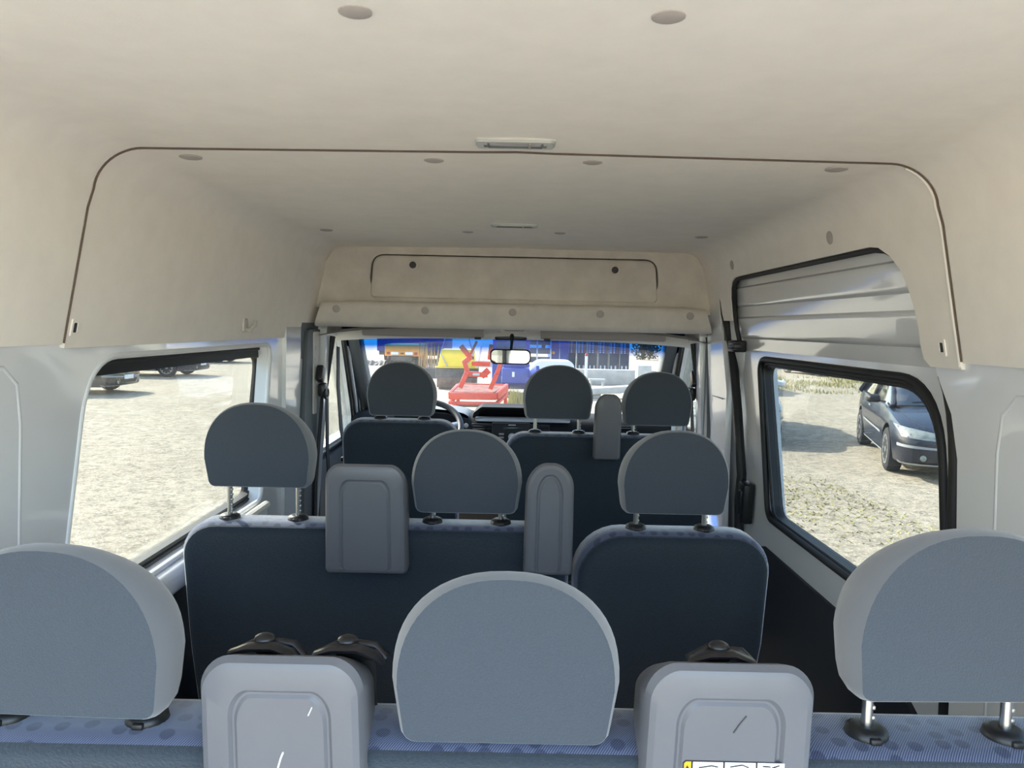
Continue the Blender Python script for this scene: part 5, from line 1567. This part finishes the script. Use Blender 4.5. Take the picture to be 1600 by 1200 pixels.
# ---- trees and hedge far behind
M['bark'] = pbr('tree_bark', srgb(92, 76, 62), 0.9, noise=0.4, nscale=10)
M['leafd'] = pbr('dark_leaves', srgb(44, 58, 36), 0.8, noise=0.5, nscale=1.5, col2=srgb(66, 78, 46))
M['leafb'] = pbr('autumn_leaves', srgb(128, 104, 74), 0.85, noise=0.5, nscale=1.5, col2=srgb(92, 84, 58))
def leaf_cloud(c, r, n, sz, seed):
    rnd = random.Random(seed); vs2, fs2 = [], []
    for _ in range(n):
        d = Vector((rnd.gauss(0, 1), rnd.gauss(0, 1), rnd.gauss(0, 1))).normalized() * (rnd.random() ** 0.45)
        p = Vector((c[0] + d.x * r[0], c[1] + d.y * r[1], c[2] + d.z * r[2]))
        if p.z < GZ + 0.02: continue
        a = Vector((rnd.gauss(0, 1), rnd.gauss(0, 1), rnd.gauss(0, 1))).normalized() * sz
        b = a.cross(Vector((rnd.gauss(0, 1), rnd.gauss(0, 1), rnd.gauss(0, 1)))).normalized() * sz * 0.6
        k = len(vs2)
        vs2 += [p - a, p + b, p + a, p - b]; fs2.append((k, k + 1, k + 2, k + 3))
    return MB().add(vs2, fs2)
def tree(x, y, h, r, leaf, label, group, seed, n=900):
    t = thing('tree', label, 'tree', (x, y, GZ), group=group)
    rnd = random.Random(seed)
    MB().tube([(x, y, GZ), (x + 0.1, y, GZ + h * 0.3), (x + rnd.uniform(-.3, .3), y, GZ + h * 0.75)], [0.18, 0.14, 0.05], 8).build('trunk', M['bark'], t)
    for k in range(5):
        a = rnd.uniform(0, 2 * PI)
        MB().tube([(x + 0.1, y, GZ + h * (0.25 + 0.08 * k)), (x + math.cos(a) * r * 0.7, y + math.sin(a) * r * 0.7, GZ + h * (0.5 + 0.08 * k))], [0.07, 0.02], 6).build('branch', M['bark'], t)
    leaf_cloud((x, y, GZ + h * 0.62), (r, r, h * 0.42), n, 0.16, seed).build('foliage', leaf, t, smooth=0, fix=False, kind='stuff')
for i, (x, y, h, r) in enumerate(((10.5, 62, 6, 2.2), (13.5, 66, 7, 2.6), (7.6, 70, 7, 2.2), (2.9, 73, 6, 2.0))):
    tree(x, y, h, r, M['leafb'] if i < 2 else M['leafd'], 'brown-leaved tree far behind the crate stacks' if i < 2 else 'dark green tree far behind the crate stacks', 'far trees', 20 + i)
for i in range(3):
    q = P(1004 + 22 * i, 560, Y=50)
    hd = thing('thicket_bush', 'brown leafless-looking bush right of the crate stacks', 'bush', (q.x, 50 + (i % 2) * 2.4, GZ), group='brown thicket beyond the yard')
    yb = 50 + (i % 2) * 2.4
    for k in range(5):
        a = 2 * PI * k / 5
        MB().tube([(q.x, yb, GZ), (q.x + 0.15 * math.cos(a), yb + 0.15 * math.sin(a), GZ + 0.8), (q.x + 0.4 * math.cos(a), yb + 0.4 * math.sin(a), GZ + 2.0)], [0.05, 0.03, 0.01], 6).build('stem', M['bark'], hd)
    leaf_cloud((q.x, yb, GZ + 1.3), (0.85, 0.8, 1.5), 900, 0.10, 80 + i).build('foliage', M['leafb'] if i % 2 else M['leafd'], hd, smooth=0, fix=False, kind='stuff')
for i in range(6):
    x = 10.0 + i * 2.5
    hd = thing('hedge_bush', 'dark green hedge bush along the grass behind the silver car', 'bush', (x, 43.0, GZ), group='hedge behind the grass')
    MB().tube([(x, 43.0, GZ), (x, 43.0, GZ + 1.0)], 0.06, 6).build('stem', M['bark'], hd)
    leaf_cloud((x, 43.0, GZ + 0.9), (1.22, 0.9, 1.0), 1100, 0.12, 50 + i).build('foliage', M['leafd'], hd, smooth=0, fix=False, kind='stuff')
